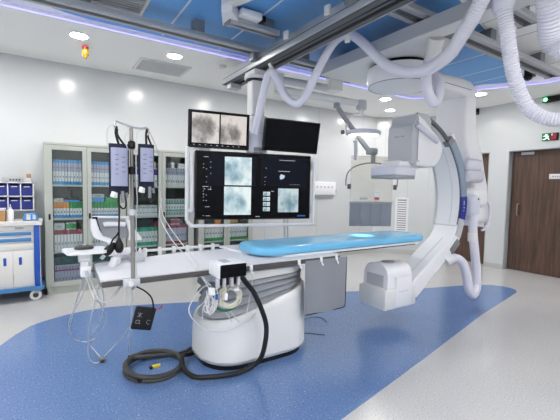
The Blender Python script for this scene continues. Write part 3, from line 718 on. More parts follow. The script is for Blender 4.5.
swbox(-.02, .10, -.12, -.055, -.34, .45, .006).build('spine', GREYC, MS)
fp = [SW(-.745, .03, .40), SW(-.748, .03, .30), SW(-.75, .03, -.30), SW(-.745, .03, -.37), SW(-.70, .03, -.415), SW(-.60, .03, -.425), SW(.60, .03, -.425), SW(.67, .03, -.425)]
MB().tube(smooth_path(fp, 5), .019, 12).build('frame_tube', WHITE, MS)
MB().tube(smooth_path([SW(.685, .02, .34), SW(.69, .02, .2), SW(.69, .02, -.3), SW(.685, .02, -.425)], 5), .018, 12).build('frame_tube', WHITE, MS)
MB().tube(smooth_path([SW(-.60, -.04, .385), SW(-.66, -.02, .385), SW(-.695, .01, .36), SW(-.70, .02, .28), SW(-.70, .02, -.22), SW(-.715, .025, -.26), SW(-.745, .03, -.27)], 4), .017, 12).build('inner_handle', WHITE, MS)
swbox(-.72, -.60, -.05, -.02, -.34, -.24, .006).build('frame_joint', PALEG, MS)
swbox(.60, .70, -.05, -.02, .20, .30, .006).build('frame_joint', PALEG, MS)
swbox(.60, .70, -.05, -.02, -.30, -.20, .006).build('frame_joint', PALEG, MS)
swbox(-.62, -.5, -.05, -.015, .36, .40, .006).build('frame_joint', PALEG, MS)
MB().tube([SW(.36, -.04, -.36), SW(.37, -.04, -.62)], .012, 8).build('cable_tail', PALEG, MS)
MB().tube([SW(.40, -.04, -.36), SW(.41, -.04, -.62)], .012, 8).build('cable_tail', PALEG, MS)

XB = xray('angiogram_blue', 1.3, (84, 106, 124), (160, 190, 202), (226, 238, 240), 0.95, (.30, .42), .38)
XB2 = xray('angiogram_blue_round', 2.1, (96, 120, 134), (164, 192, 202), (228, 240, 240), 0.95, (.42, .40), .40)
XB3 = xray('angiogram_blue_dark', 5.4, (58, 80, 96), (128, 158, 170), (200, 218, 222), 0.9, (.5, .40), .36)
XG = xray('angiogram_grey_round', 3.2, (74, 72, 70), (144, 139, 136), (222, 218, 214), 0.9, (.36, .42), .42)
XG2 = xray('angiogram_grey', 4.4, (64, 62, 60), (140, 135, 131), (222, 214, 210), 0.9, (.30, .38), .40)
B = thing('display', 'huge black display showing four X-ray windows above the table', 'monitor', SW(0, 0, -.36), rotz=0)
swbox(-.665, .665, -.055, .0, -.365, .372, .014).build('housing', BLACK, B)
sc1 = swbox(-.645, .645, -.001, .004, -.345, .355).build('screen', SCRBLK, B, smooth=False)
def on_screen(par, name, m, u0, u1, v0, v1, d=.0058):
    return swbox(u0, u1, d - .002, d, v0, v1).build(name, m, par, smooth=False)
on_screen(sc1, 'image_window', NAVYSC, -.535, .0, .0, .33, .0050)
on_screen(sc1, 'image_window', NAVYSC, .06, .62, .012, .335, .0050)
on_screen(sc1, 'xray_image', XB, -.350, -.052, .012, .318)
on_screen(sc1, 'xray_image', XB2, -.355, -.055, -.312, -.004)
on_screen(sc1, 'xray_image', XB3, .262, .510, -.285, -.014)
for k in range(4):
    on_screen(sc1, 'thumbnail', XB3, .085, .122, -.098 - k * .058, -.054 - k * .058); on_screen(sc1, 'thumbnail', XB2, .127, .165, -.098 - k * .058, -.054 - k * .058)
rg = random.Random(4)
def uibar(u, v, w, h, d=.0064): swbox(u, u + w, d - .001, d, v, v + h).build('text_line', UILINE, sc1, smooth=False)
for u, v, w in ((-.575, .305, .05), (.27, .302, .19), (.26, .178, .14), (-.585, -.01, .06), (-.575, -.035, .018), (-.53, -.04, .04), (-.58, -.32, .012), (-.55, -.322, .045), (.0, -.335, .05), (-.56, -.225, .05), (.18, -.05, .03)):
    uibar(u, v, w, .0045)
for k in range(22): uibar(-.58 + rg.choice((0, .03, .075)), rg.uniform(-.2, .27), .009, .0045)
for k in range(6): uibar(.10 + rg.choice((0, .012)), rg.uniform(.0, .25), .006, .005)
for k in range(6): uibar(.40 + k * .022, .03, .010, .003)
bl_ = MB()
for k in range(9): swbox(.30 + .022 * math.cos(k * 2.4) * (k / 9) - .012, .30 + .022 * math.cos(k * 2.4) * (k / 9) + .018, .0055, .0066, .105 + .022 * math.sin(k * 2.4) * (k / 9), .13 + .022 * math.sin(k * 2.4) * (k / 9), mb=bl_)
bl_.build('white_marker', UILINE, sc1, smooth=False)
on_screen(sc1, 'status_glow', UIBLUE, .50, .60, -.335, -.318)
# upper left display
def tilted_box(c, w, h, t, rotm, bev=0.0, off=(0, 0, 0)):
    p = Vector(c) + rotm @ Vector(off)
    return MB().box(p.x - w / 2, p.x + w / 2, p.y - t / 2, p.y + t / 2, p.z - h / 2, p.z + h / 2, bev, rot=rotm)
RA = Matrix.Rotation(-math.radians(10), 3, 'Z') @ Matrix.Rotation(math.radians(3), 3, 'X')
cA = Vector((1.571, 3.65, 1.995))
A_ = thing('display', 'smaller lit display with two grey X-ray images, upper left', 'monitor', tuple(cA))
tilted_box(cA, .655, .385, .05, RA, .008).build('housing', BLACK, A_)
s_ = tilted_box(cA, .615, .335, .004, RA, off=(0, -.0255, .004)).build('screen', SCRBLK, A_, smooth=False)
tilted_box(cA, .285, .305, .003, RA, off=(-.150, -.0275, .010)).build('xray_image', XG, s_, smooth=False)
tilted_box(cA, .285, .305, .003, RA, off=(.150, -.0275, .010)).build('xray_image', XG2, s_, smooth=False)
for k in range(9):
    p = cA + RA @ Vector((-.27 + k * .06, -.0272, -.162)); MB().box(p.x - .009, p.x + .009, p.y - .001, p.y + .001, p.z - .002, p.z + .002, rot=RA).build('text_line', UILINE, s_, smooth=False)
tilted_box(cA, .12, .12, .06, RA, .01, off=(.10, .055, -.05)).build('mount_plate', GREYC, A_)
RB = Matrix.Rotation(-math.radians(15), 3, 'Z') @ Matrix.Rotation(math.radians(1.5), 3, 'Y') @ Matrix.Rotation(math.radians(11), 3, 'X')
cB = Vector((2.345, 3.42, 1.98))
B_ = thing('display', 'smaller dark switched-off display tilted down, upper right', 'monitor', tuple(cB))
tilted_box(cB, .655, .355, .05, RB, .008).build('housing', BLACK, B_)
tilted_box(cB, .625, .325, .004, RB, off=(0, -.0255, .0)).build('screen', SCRBLK, B_, smooth=False)
tilted_box(cB, .12, .12, .06, RB, .01, off=(-.22, .055, -.05)).build('mount_plate', GREYC, B_)

# ------------------------------------------------------------------ cabinets
def box_lab(*a): return ' '.join(a)
ORD = ['leftmost', 'second from left', 'third from left', 'fourth from left', 'fifth from left', 'sixth from left', 'seventh from left', 'eighth from left', 'ninth from left', 'tenth from left', 'eleventh from left', 'twelfth from left']
FY = 5.30
def cabinet(x0, x1, label, ztop=1.905):
    t = thing('steel_cabinet', label, 'cabinet', ((x0 + x1) / 2, FY + .19, 0), 'steel cabinets along the back wall')
    b = MB()
    b.box(x0, x0 + .018, FY + .02, BY - .002, 0, ztop - .02).box(x1 - .018, x1, FY + .02, BY - .002, 0, ztop - .02)
    b.box(x0, x1, FY + .005, BY - .002, ztop - .03, ztop, .003).box(x0, x1, FY + .02, BY - .002, .0, .095)
    b.build('carcass', CABG, t, smooth=False)
    MB().box(x0 + .018, x1 - .018, BY - .02, BY - .004, .095, ztop - .03).build('back_panel', CABIN, t, smooth=False)
    for z in (.54, .96, 1.385): MB().box(x0 + .018, x1 - .018, FY + .035, BY - .02, z - .022, z, .002).build('shelf', CABG, t, smooth=False)
    xm = (x0 + x1) / 2
    for side, (a, c) in enumerate(((x0 + .003, xm - .002), (xm + .002, x1 - .003))):
        lo, hi = .10, ztop - .035
        st = .082 if True else .05
        aL, aR = (a + .085, c - .048) if side == 0 else (a + .048, c - .085)
        d = MB().box(a, aL, FY, FY + .018, lo, hi, .002).box(aR, c, FY, FY + .018, lo, hi, .002).box(aL, aR, FY, FY + .018, lo, lo + .06, .002).box(aL, aR, FY, FY + .018, hi - .055, hi, .002)
        dr = d.build('door', CABG, t, smooth=False)
        MB().box(aL - .005, aR + .005, FY + .007, FY + .011, lo + .055, hi - .05).build('glass_pane', GLASS, dr, smooth=False)
        hx = a + .05 if side == 0 else a + .024
        MB().box(hx - .011, hx + .011, FY - .008, FY + .001, .95, 1.02, .003).build('handle', BLACK, dr)
    return t
cabinet(-.012, .925, 'grey glass-door cabinet beside the white cart, leftmost of three')
cabinet(.935, 1.885, 'grey glass-door cabinet behind the infusion pole, middle of three')
cabinet(1.96, 2.90, 'grey glass-door cabinet behind the displays, rightmost of three')

BOXN = [0]
def box_mesh(key, w, d, h, bands, cache={}):
    """one carton: front split into colour bands [(z0,z1,material)], a small dark label print on the face"""
    if key in cache: return cache[key]
    mats = []; bm = MB()
    for z0, z1, m in bands:
        if m not in mats: mats.append(m)
        bm.box(-w / 2, w / 2, 0, d, z0 * h, z1 * h, 0, mats.index(m))
    mats.append(INK); k = len(mats) - 1
    zc = [(z0 + z1) / 2 * h for z0, z1, m in bands if m in (WHITEB, LAVB, GREYB)]
    for z in zc: bm.box(-w * .22, w * .22, -.001, .001, z - h * .09, z + h * .03, 0, k)
    o = bm.build('supply_box', mats, smooth=False); me = o.data
    COL.objects.unlink(o); bpy.data.objects.remove(o)
    cache[key] = me
    return me
def row(key, desc, where, x0, x1, z, n, h, bands, d=.24, y=FY + .045, gap=.0055, jit=.0):
    w = (x1 - x0) / n
    me = box_mesh(key + str(n), w - gap, d, h, bands)
    for i in range(n):
        o = bpy.data.objects.new('supply_box', me); COL.objects.link(o)
        o.location = (x0 + w * (i + .5), y + random.uniform(0, .006), z + .0005)
        tag(o, '%s, %s, %s' % (desc, ORD[i], where), 'box', desc + ' ' + where)
W, L_ = WHITEB, LAVB
# leftmost cabinet
xa = ((.085, .40), (.505, .835))
for s, (a, b) in zip(('left door', 'right door'), xa):
    row('c1a', 'white carton with blue base', 'top shelf lower layer, first cabinet ' + s.split()[0], a, b, 1.385, 10, .165, [(0, .25, BLUEB), (.25, 1, W)])
    row('c1b', 'lavender carton with blue top', 'top shelf upper layer, first cabinet ' + s.split()[0], a, b, 1.552, 10, .145, [(0, .72, L_), (.72, 1, BLUEB)])
    row('c1d', 'white carton with maroon top', 'third shelf, first cabinet ' + s.split()[0], a, b, .54, 9, .27, [(0, .78, W), (.78, 1, MAROON)])
    row('c1e', 'lavender carton with thin maroon line', 'bottom shelf, first cabinet ' + s.split()[0], a, b, .096, 9, .265, [(0, .70, L_), (.70, .78, MAROON), (.78, 1, L_)])
row('c1c', 'white carton with orange top', 'second shelf, first cabinet left', .085, .255, .96, 5, .205, [(0, .2, BLUEB), (.2, .62, W), (.62, 1, ORANGE)])
row('c1f', 'white carton with green top', 'second shelf, first cabinet left', .258, .40, .96, 4, .205, [(0, .2, BLUEB), (.2, .60, W), (.60, 1, GREENB)])
row('c1f', 'white carton with green top', 'second shelf, first cabinet right', .505, .835, .96, 9, .205, [(0, .2, BLUEB), (.2, .60, W), (.60, 1, GREENB)])
def loose(name, desc, x0, x1, z, h, bands, d=.2, y=FY + .05):
    me = box_mesh(desc, x1 - x0, d, h, bands)
    o = bpy.data.objects.new(name, me); COL.objects.link(o); o.location = ((x0 + x1) / 2, y, z + .0008); tag(o, desc, 'box')
loose('carton', 'flat pale carton lying on orange-topped boxes, first cabinet', .09, .19, 1.1655, .045, [(0, 1, GREYB)])
loose('carton', 'flat blue carton lying on the second shelf boxes, first cabinet left door', .20, .37, 1.1655, .05, [(0, .5, BLUEB), (.5, 1, DARKB)])
loose('carton', 'tilted-label blue carton atop green-topped boxes, first cabinet right door', .51, .66, 1.1655, .10, [(0, .6, BLUEB), (.6, 1, GREYB)])
loose('carton', 'green carton stacked atop second shelf boxes, first cabinet right door', .68, .83, 1.1655, .06, [(0, 1, GREENB)])
loose('carton', 'grey carton atop maroon-topped boxes, first cabinet left door', .09, .20, .811, .085, [(0, 1, GREYB)])
loose('carton', 'white carton with green front atop maroon-topped boxes, first cabinet', .215, .33, .811, .09, [(0, .12, W), (.12, .85, GREENB), (.85, 1, W)])
loose('carton', 'dark green flat carton on bottom shelf boxes, first cabinet left door', .09, .40, .362, .10, [(0, 1, DKGRN)])
loose('carton', 'dark green flat carton on bottom shelf boxes, first cabinet right door', .51, .83, .362, .10, [(0, 1, DKGRN)])
# middle cabinet
xb = ((1.02, 1.355), (1.465, 1.79))
for s, (a, b) in zip(('left door', 'right door'), xb):
    row('c2a', 'white carton with purple top', 'top shelf, middle cabinet ' + s.split()[0], a, b, 1.385, 9, .255, [(0, .62, W), (.62, .95, PURPLE if s[0] == 'l' else LAVB), (.95, 1, W)])  if s[0] == 'l' else \
        row('c2b', 'white carton with faded violet top', 'top shelf, middle cabinet ' + s.split()[0], a, b, 1.385, 9, .27, [(0, .62, W), (.62, .95, L_), (.95, 1, W)])
row('c2c', 'plain pale grey carton', 'second shelf, middle cabinet left', 1.02, 1.355, .96, 8, .15, [(0, .7, W), (.7, 1, GREYB)])
row('c2d', 'pale grey carton with teal line', 'second shelf, middle cabinet right', 1.465, 1.79, .96, 8, .24, [(0, .3, GREYB), (.3, .36, TEAL), (.36, .7, W), (.7, .78, TEAL), (.78, 1, GREYB)])
row('c2e', 'white carton with teal ends', 'third shelf, middle cabinet left', 1.02, 1.355, .54, 8, .26, [(0, .2, TEAL), (.2, .78, W), (.78, 1, TEAL)])
row('c2f', 'lavender carton with maroon ends', 'third shelf, middle cabinet right', 1.465, 1.79, .54, 8, .28, [(0, .14, MAROON), (.14, .84, L_), (.84, 1, MAROON)])
loose('carton', 'long black carton on teal-ended boxes in the middle cabinet', 1.03, 1.30, .801, .11, [(0, 1, DARKB)])
loose('carton', 'red carton at the end of the black carton, middle cabinet', 1.305, 1.355, .801, .075, [(0, 1, MAROON)])
loose('carton', 'lavender carton with maroon front atop maroon-ended boxes, middle cabinet', 1.55, 1.68, .821, .09, [(0, .2, L_), (.2, .8, MAROON), (.8, 1, L_)])
loose('carton', 'white carton standing on violet-topped boxes, middle cabinet right door', 1.66, 1.78, 1.656, .07, [(0, 1, W)])
loose('bottle_carton', 'small white bottle carton on violet-topped boxes, middle cabinet', 1.56, 1.60, 1.656, .08, [(0, 1, W)])
loose('carton', 'pale carton standing on purple-topped boxes, middle cabinet left door', 1.25, 1.33, 1.641, .09, [(0, 1, GREYB)])
row('c2g', 'dark grey carton', 'bottom shelf, middle cabinet left', 1.02, 1.355, .096, 7, .28, [(0, .8, DARKB), (.8, 1, GREYB)])
row('c2h', 'dark grey carton', 'bottom shelf, middle cabinet right', 1.465, 1.79, .096, 7, .28, [(0, .8, DARKB), (.8, 1, GREYB)])
# right cabinet
xc = ((2.045, 2.38), (2.485, 2.81))
row('c3a', 'white carton with orange top and green base', 'third shelf, last cabinet left', xc[0][0], xc[0][1], .54, 7, .235, [(0, .22, GREENB), (.22, .86, W), (.86, 1, ORANGE)])
row('c3b', 'white carton with green base', 'third shelf, last cabinet right', xc[1][0], xc[1][1], .54, 7, .245, [(0, .2, GREENB), (.2, .9, W), (.9, 1, ORANGE)])
loose('carton', 'dark carton on the third shelf of the last cabinet left', 2.09, 2.22, .7765, .10, [(0, 1, DARKB)])
loose('carton', 'orange carton on the third shelf of the last cabinet left', 2.24, 2.34, .7765, .10, [(0, 1, ORANGE)])
loose('carton', 'green and orange carton on the third shelf, last cabinet right', 2.50, 2.64, .7865, .12, [(0, .3, GREENB), (.3, .8, ORANGE), (.8, 1, GREENB)])
for s, (a, b) in zip(('left door', 'right door'), xc):
    row('c3c', 'lavender carton', 'top shelf, last cabinet ' + s.split()[0], a, b, 1.385, 8, .25, [(0, .7, L_), (.7, 1, BLUEB)])
    row('c3d', 'dark grey carton', 'bottom shelf, last cabinet ' + s.split()[0], a, b, .096, 7, .28, [(0, .8, DARKB), (.8, 1, GREYB)])
    row('c3e', 'pale grey carton', 'second shelf, last cabinet ' + s.split()[0], a, b, .96, 8, .2, [(0, .7, W), (.7, 1, GREYB)])

# ------------------------------------------------------------------ medical cart and what stands on it
K = thing('medical_cart', 'white wheeled medical cart with blue corner posts at far left', 'cart', (-.42, 5.38, 0))
cx0, cx1, cy0, cy1 = -.80, -.065, 5.14, 5.58
MB().box(cx0 + .04, cx1 - .02, cy0 + .015, cy1, .17, .905, .006).build('body', TOPW, K)
MB().prism(rrect(cx0, cx1 + .03, cy0 - .02, cy1 + .01, .03, 4), 'z', .905, .952, bev=.008).build('worktop', TOPW, K)
MB().prism(rrect(cx0 - .02, cx1 + .04, cy0 - .03, cy1 + .01, .03, 4), 'z', .135, .175, bev=.012).build('bumper', BLUE2, K)
for x in (cx1 - .028, cx0 + .03):
    MB().box(x - .028, x + .03, cy0 - .008, cy0 + .05, .175, .905, .01).build('corner_post', BLUE, K)
    MB().box(x + .030 if x > -.4 else x - .034, x + .036 if x > -.4 else x - .028, cy0 + .002, cy0 + .05, .175, .905).build('post_edge', WHITE, K)
hd = MB().box(cx0 + .08, cx1 - .06, cy0 + .004, cy0 + .018, .845, .9, .004).build('top_drawer', TOPW, K)
MB().box(-.30, -.22, cy0 + .0005, cy0 + .005, .862, .882).build('drawer_plate', GREYB, hd)
MB().box(-.118, -.098, cy0 - .004, cy0 + .006, .862, .884, .004).build('lock', BLACK, K)
for z0, z1 in ((.775, .84), (.70, .77)):
    d = MB().box(cx0 + .08, cx1 - .06, cy0 + .004, cy0 + .018, z0, z1, .004).build('drawer', TOPW, K)
    MB().box(cx0 + .10, -.145, cy0 - .004, cy0 + .006, z0 + .015, z1 - .012, .004).build('handle', BLUE2, d)
MB().box(cx0 + .08, cx1 - .06, cy0 + .004, cy0 + .018, .615, .695, .004).build('drawer', TOPW, K)
for x0, x1, hx in ((-.77, -.545, -.57), (-.541, -.328, -.40), (-.324, -.125, -.255)):
    d = MB().box(x0, x1, cy0 + .004, cy0 + .018, .19, .608, .004).build('door', TOPW, K)
    MB().box(hx - .014, hx + .014, cy0 - .003, cy0 + .006, .445, .535, .0135, seg=3).build('handle', BLUE, d)
for x in (-.115, -.70):
    for y in (cy0 + .05, cy1 - .08):
        c = MB().box(x - .015, x + .035, y - .024, y + .024, .08, .14, .01).build('caster', PALEG, K)
        MB().cyl((x, y - .016, .06), (x, y + .016, .06), .06, n=22).build('wheel', WHITE2, c)
        MB().cyl((x, y - .02, .06), (x, y + .02, .06), .03, n=14).build('hub_cap', COILM, c)
RK = thing('bin_rack', 'white two-tier rack holding blue bins behind the cart top', 'rack', (-.3, 5.52, .952))
r = MB()
for x in (-.502, -.378, -.252, -.124): r.box(x - .005, x + .005, 5.44, 5.60, 1.07, 1.405)
for z in (1.065, 1.235, 1.40): r.box(-.507, -.119, 5.44, 5.60, z - .005, z + .005)
r.box(-.507, -.119, 5.596, 5.602, 1.06, 1.405)
r.build('frame', WHITE, RK, smooth=False)
for x in (-.50, -.13): MB().box(x - .008, x + .008, 5.55, 5.575, .953, 1.06).build('leg', PALEG, RK, smooth=False)
bp = [(-.055, .0), (.055, .0), (.058, .15), (-.058, .15)]
def storage_bin(x, z, label):
    t = thing('storage_bin', label, 'bin', (x, 5.52, z), 'blue bins in the rack')
    m = MB().prism([(-.055, 0), (.055, 0), (.058, .145), (.05, .145), (.048, .01), (-.048, .01), (-.05, .145), (-.058, .145)], 'y', -.07, .07)
    m.box(-.055, .055, -.075, -.068, 0, .12, .002).box(-.055, .055, .062, .07, 0, .14)
    m.build('tray', BINBL, t, local=True, smooth=False)
    MB().box(-.03, .03, -.078, -.0745, .105, .115).build('card_label', WHITEB, t, local=True, smooth=False)
    return t
for cidx, x in enumerate((-.44, -.315, -.188)):
    for ridx, z in enumerate((1.071, 1.241)):
        storage_bin(x, z, 'deep blue storage bin, %s tier, %s column of the rack' % (('lower', 'upper')[ridx], ('left', 'middle', 'right')[cidx]))
t = thing('power_strip', 'grey multi-socket unit lying on top of the bin rack', 'power strip', (-.34, 5.5, 1.406))
MB().box(-.435, -.23, 5.47, 5.57, 1.406, 1.462, .012).build('body', GREYB, t)
for k in range(4): MB().box(-.36 + k * .03, -.342 + k * .03, 5.467, 5.472, 1.425, 1.443).build('socket', DARKB, t, smooth=False)
t = thing('carton', 'small brown and white box on the rack top, right end', 'box', (-.17, 5.5, 1.406))
MB().box(-.20, -.145, 5.47, 5.55, 1.406, 1.46, .002).build('lower_box', WHITEB, t); MB().box(-.19, -.145, 5.48, 5.55, 1.46, 1.51, .002).build('upper_flap', CARD, t)
t = thing('carton', 'brown cardboard box on the cart top at the picture edge', 'box', (-.45, 5.3, .952))
MB().box(-.52, -.393, 5.21, 5.36, .953, 1.075, .002).build('body', CARD, t); MB().box(-.522, -.391, 5.208, 5.362, 1.075, 1.10, .002).build('lid', WHITEB, t)
t = thing('pump_bottle', 'white pump bottle standing on the cart top', 'bottle', (-.35, 5.28, .952))
MB().lathe([(.03, .953), (.033, .96), (.033, 1.06), (.022, 1.085), (.011, 1.095)], (-.345, 5.27, 0), 20).build('body', WHITE, t)
MB().lathe([(.012, 1.093), (.012, 1.115), (.004, 1.118), (.004, 1.14)], (-.345, 5.27, 0), 12).cyl((-.345, 5.27, 1.14), (-.345, 5.235, 1.137), .005, n=8).build('pump', WHITE2, t)
t = thing('wipes_pack', 'blue and white packet of wipes lying on the cart top', 'wipes', (-.15, 5.25, .952))
MB().rings([[(x, 5.25 + a, .953 + .045 * s + b) for a, b in rrect(-.06 * (.7 + .3 * s), .06 * (.7 + .3 * s), -.042 * s, .042 * s, .02 * s, 3)] for x, s in ((-.225, .35), (-.205, .9), (-.15, 1.05), (-.095, .9), (-.075, .35))]).build('packet', BLUEB, t)
MB().box(-.19, -.15, 5.186, 5.19, .965, 1.03).box(-.13, -.10, 5.186, 5.192, .97, 1.02).build('print', WHITEB, t, smooth=False)

# ------------------------------------------------------------------ patient table
T = thing('patient_table', 'long white catheterisation table on an oval pedestal in the room centre', 'table', (1.5, 2.75, 0))
def base_ring(ins, z, zs=0.0, n=8):
    return [(x, y, z + (x - .985) * zs) for x, y in rrect(.985 + ins, 1.955 - ins, 2.40 + ins, 3.03 - ins, .27 - ins * .6, n)]
MB().rings([base_ring(.03, .0016), base_ring(.03, .04)]).build('plinth', BLACK, T)
MB().rings([base_ring(.03, .035), base_ring(.0, .075), base_ring(.0, .18), base_ring(.008, .315, .24), base_ring(.014, .34, .262), base_ring(.03, .355, .27), base_ring(.055, .35, .27), base_ring(.08, .32, .27)]).build('pedestal', WHITE2, T)
MB().rings([base_ring(-.0015, .062), base_ring(-.003, .066), base_ring(-.0015, .070)], caps=False).build('pedestal_seam', PALEG, T)
rs = []; N = 4
for i in range(2 * N + 1):
    f = i / (2 * N); z = .325 + (.665 - .325) * f; zs = .26 * (1 - f) + .035 * f
    rs.append(base_ring((.05 if i % 2 else .105) - .02 * f, z, zs))
MB().rings(rs).build('bellows', mat('grey_bellows', (172, 175, 182), .5), T, sharp=20)
MB().rings([base_ring(.05, .668, .035), base_ring(.045, .674, .035), base_ring(.045, .748), base_ring(.055, .754)]).build('carriage', WHITE2, T)
MB().box(1.1, 1.88, 2.52, 2.96, .75, .775).build('carriage_slide', GREYC, T, smooth=False)
top = [(.268, 2.405), (.29, 2.386), (2.17, 2.386), (2.22, 2.42), (2.30, 3.08), (1.4, 3.13), (.95, 3.11), (.55, 3.0), (.31, 2.955), (.285, 2.92)]
MB().prism(top, 'z', .782, .806, bev=.006).build('tabletop', GREYC, T)
tm = [(.272, 2.415), (.292, 2.392), (1.9, 2.392), (2.18, 2.396), (2.26, 3.07), (1.4, 3.12), (.95, 3.10), (.55, 2.99), (.315, 2.945), (.29, 2.91)]
MB().prism(tm, 'z', .806, .820, bev=.007).build('table_sheet', SHEET, T)
MB().box(.275, 2.16, 2.362, 2.376, .782, .816, .002).build('side_rail', mat('dull_steel', (74, 71, 70), .6), T)
for x in (.42, 1.0, 1.5, 2.1): MB().box(x - .02, x + .02, 2.374, 2.390, .788, .804).build('rail_spacer', GREYC, T, smooth=False)
MB().box(.62, 1.36, 3.135, 3.147, .84, .862, .002).build('far_rail', WHITE2, T)
for k in range(6): MB().box(.68 + k * .12, .705 + k * .12, 3.11, 3.15, .80, .875, .003).build('rail_clip', WHITE2, T)
board = [(1.385, 3.20), (1.44, 2.85), (1.58, 2.56), (1.75, 2.505), (3.44, 2.505), (3.55, 2.60), (3.55, 2.90), (3.45, 3.0), (2.4, 3.12)]
MB().prism(board, 'z', .8185, .836, bev=.004).build('patient_board', WHITE, T)
MB().prism([(2.3, 2.53), (3.42, 2.53), (3.49, 2.61), (3.49, 2.85), (3.42, 2.92), (2.3, 3.04)], 'z', .803, .8183).build('carbon_underlay', BLACK, T, smooth=False)
for x in (1.28, 1.72, 1.95, 2.12):
    MB().tube(smooth_path([(x, 2.361, .81), (x, 2.350, .795), (x, 2.347, .77), (x + .012, 2.350, .752), (x + .018, 2.355, .765)], 4), .006, 8).box(x - .012, x + .012, 2.354, 2.364, .780, .820, .002).build('rail_hook', WHITE, T)
t = tag(MB().rings([[(x, y, z) for x, y in rrect(1.43 + i, 3.63 - i, 2.50 + i, 3.0 - i, .17 - i * .5, 8)] for i, z in ((.02, .8365), (.004, .842), (0, .855), (.0, .885), (.006, .897), (.02, .905), (.045, .909), (.12, .911))]).build('mattress_pad', BLUEPAD, sharp=60), 'sky blue vinyl mattress pad on the right end of the table', 'mattress')
Q = thing('lead_apron', 'grey lead apron hanging from the table rail beside the pedestal', 'apron', (2.1, 2.43, .78))
rs = []
for i in range(25):
    u = i / 24; x = 1.86 + .455 * u; w = .008 * math.sin(u * 9) - .002; c = 0.03 * max(0, (u - .93) / .07) ** 2
    rs.append([(x, 2.426 + w * .3, .782), (x, 2.43 + w, .53), (x, 2.43 + w * 1.4, .325 + c), (x, 2.436 + w * 1.4, .325 + c), (x, 2.436 + w, .53), (x, 2.432 + w * .3, .782)])
MB().rings(rs).build('sheet', GREYSK, Q)
MB().tube(smooth_path([(1.88, 2.432, .324), (2.1, 2.434, .322), (2.285, 2.432, .324), (2.315, 2.431, .353), (2.317, 2.43, .5), (2.317, 2.43, .78)], 5), .0045, 6).build('piping', BLACK, Q)

Q.location += Vector((-.075, -.068, .02))
# control module on the near rail
Mo = thing('control_module', 'white box with black front clamped to the near table rail', 'control box', (1.07, 2.34, .775))
MB().box(.978, 1.182, 2.252, 2.43, .770, .866, .008).build('housing', WHITE, Mo)
MB().box(.988, 1.178, 2.247, 2.255, .773, .861, .003).build('front_panel', SCRBLK, Mo)
MB().box(1.03, 1.09, 2.30, 2.40, .866, .868).build('top_label', GREYB, Mo, smooth=False)
for k, x in enumerate((.985, 1.03, 1.085, 1.135)):
    MB().box(x - .011, x + .011, 2.27, 2.30, .705, .771, .005).build('plug', PALEG, Mo)
for x in (1.007, 1.058, 1.11): MB().box(x - .012, x + .012, 2.285, 2.315, .715, .771, .005).build('socket', BLACK, Mo)
t = thing('coiled_cable', 'cream cable coiled in a ring below the control module', 'cable', (1.10, 2.33, .60))
m = MB(); rg = random.Random(3)
for k in range(7):
    r0 = .055 + k * .0055; ph = rg.uniform(0, 6); m.tube([(1.10 + r0 * math.cos(a * PI / 14) + .004 * math.sin(a + ph), 2.335 + .006 * math.sin(a * .7 + ph) - .004 * (k % 3), .615 + r0 * .95 * math.sin(a * PI / 14)) for a in range(28)], .0045, 6, closed=True)
m.build('coil', CREAMC, t)
MB().box(1.05, 1.075, 2.315, 2.35, .60, .65, .004).box(1.12, 1.16, 2.315, 2.35, .655, .68, .004).build('cable_tie', WHITE, t)
MB().tube(smooth_path([(1.135, 2.29, .70), (1.10, 2.31, .69), (1.08, 2.325, .66)], 5), .005, 6).build('lead', CREAMC, t)
t = thing('coiled_cable', 'green cable coiled behind the cream ring below the control module', 'cable', (1.09, 2.36, .60))
m = MB()
for k in range(3):
    r0 = .092 + k * .006; m.tube([(1.09 + r0 * math.cos(a * PI / 14), 2.362 + .004 * (k % 2), .60 + r0 * .9 * math.sin(a * PI / 14)) for a in range(28)], .0045, 6, closed=True)
m.build('coil', GCABLE, t)
t = thing('cable_bundle', 'messy white cable bundle with a blue plug left of the cream ring', 'cable', (.98, 2.33, .60))
m = MB(); rg = random.Random(9)
for k in range(7):
    a = rg.uniform(.02, .045); b = rg.uniform(.05, .085); tl = rg.uniform(-.5, .5); cx = .955 + rg.uniform(-.02, .02); cz = .605 + rg.uniform(-.02, .02)
    m.tube([(cx + a * math.cos(q * PI / 10) * math.cos(tl) - b * math.sin(q * PI / 10) * math.sin(tl), 2.335 + .012 * math.sin(q + k), cz + a * math.cos(q * PI / 10) * math.sin(tl) + b * math.sin(q * PI / 10) * math.cos(tl)) for q in range(20)], .0045, 6, closed=True)
m.tube(smooth_path([(.985, 2.285, .70), (.98, 2.31, .69), (.97, 2.325, .66)], 4), .005, 6)
m.build('cables', WCABLE, t)
MB().box(.985, 1.003, 2.305, 2.335, .618, .65, .004).build('blue_plug', BLUE, t)
MB().box(.94, .975, 2.30, 2.34, .655, .70, .004).build('white_plug', WHITE, t)

NEAR = Vector((-.036, -.074, .024))
for q in (Mo, *[o for o in COL.objects if o.parent is None and o.name.startswith(('coiled_cable', 'cable_bundle'))]): q.location += NEAR
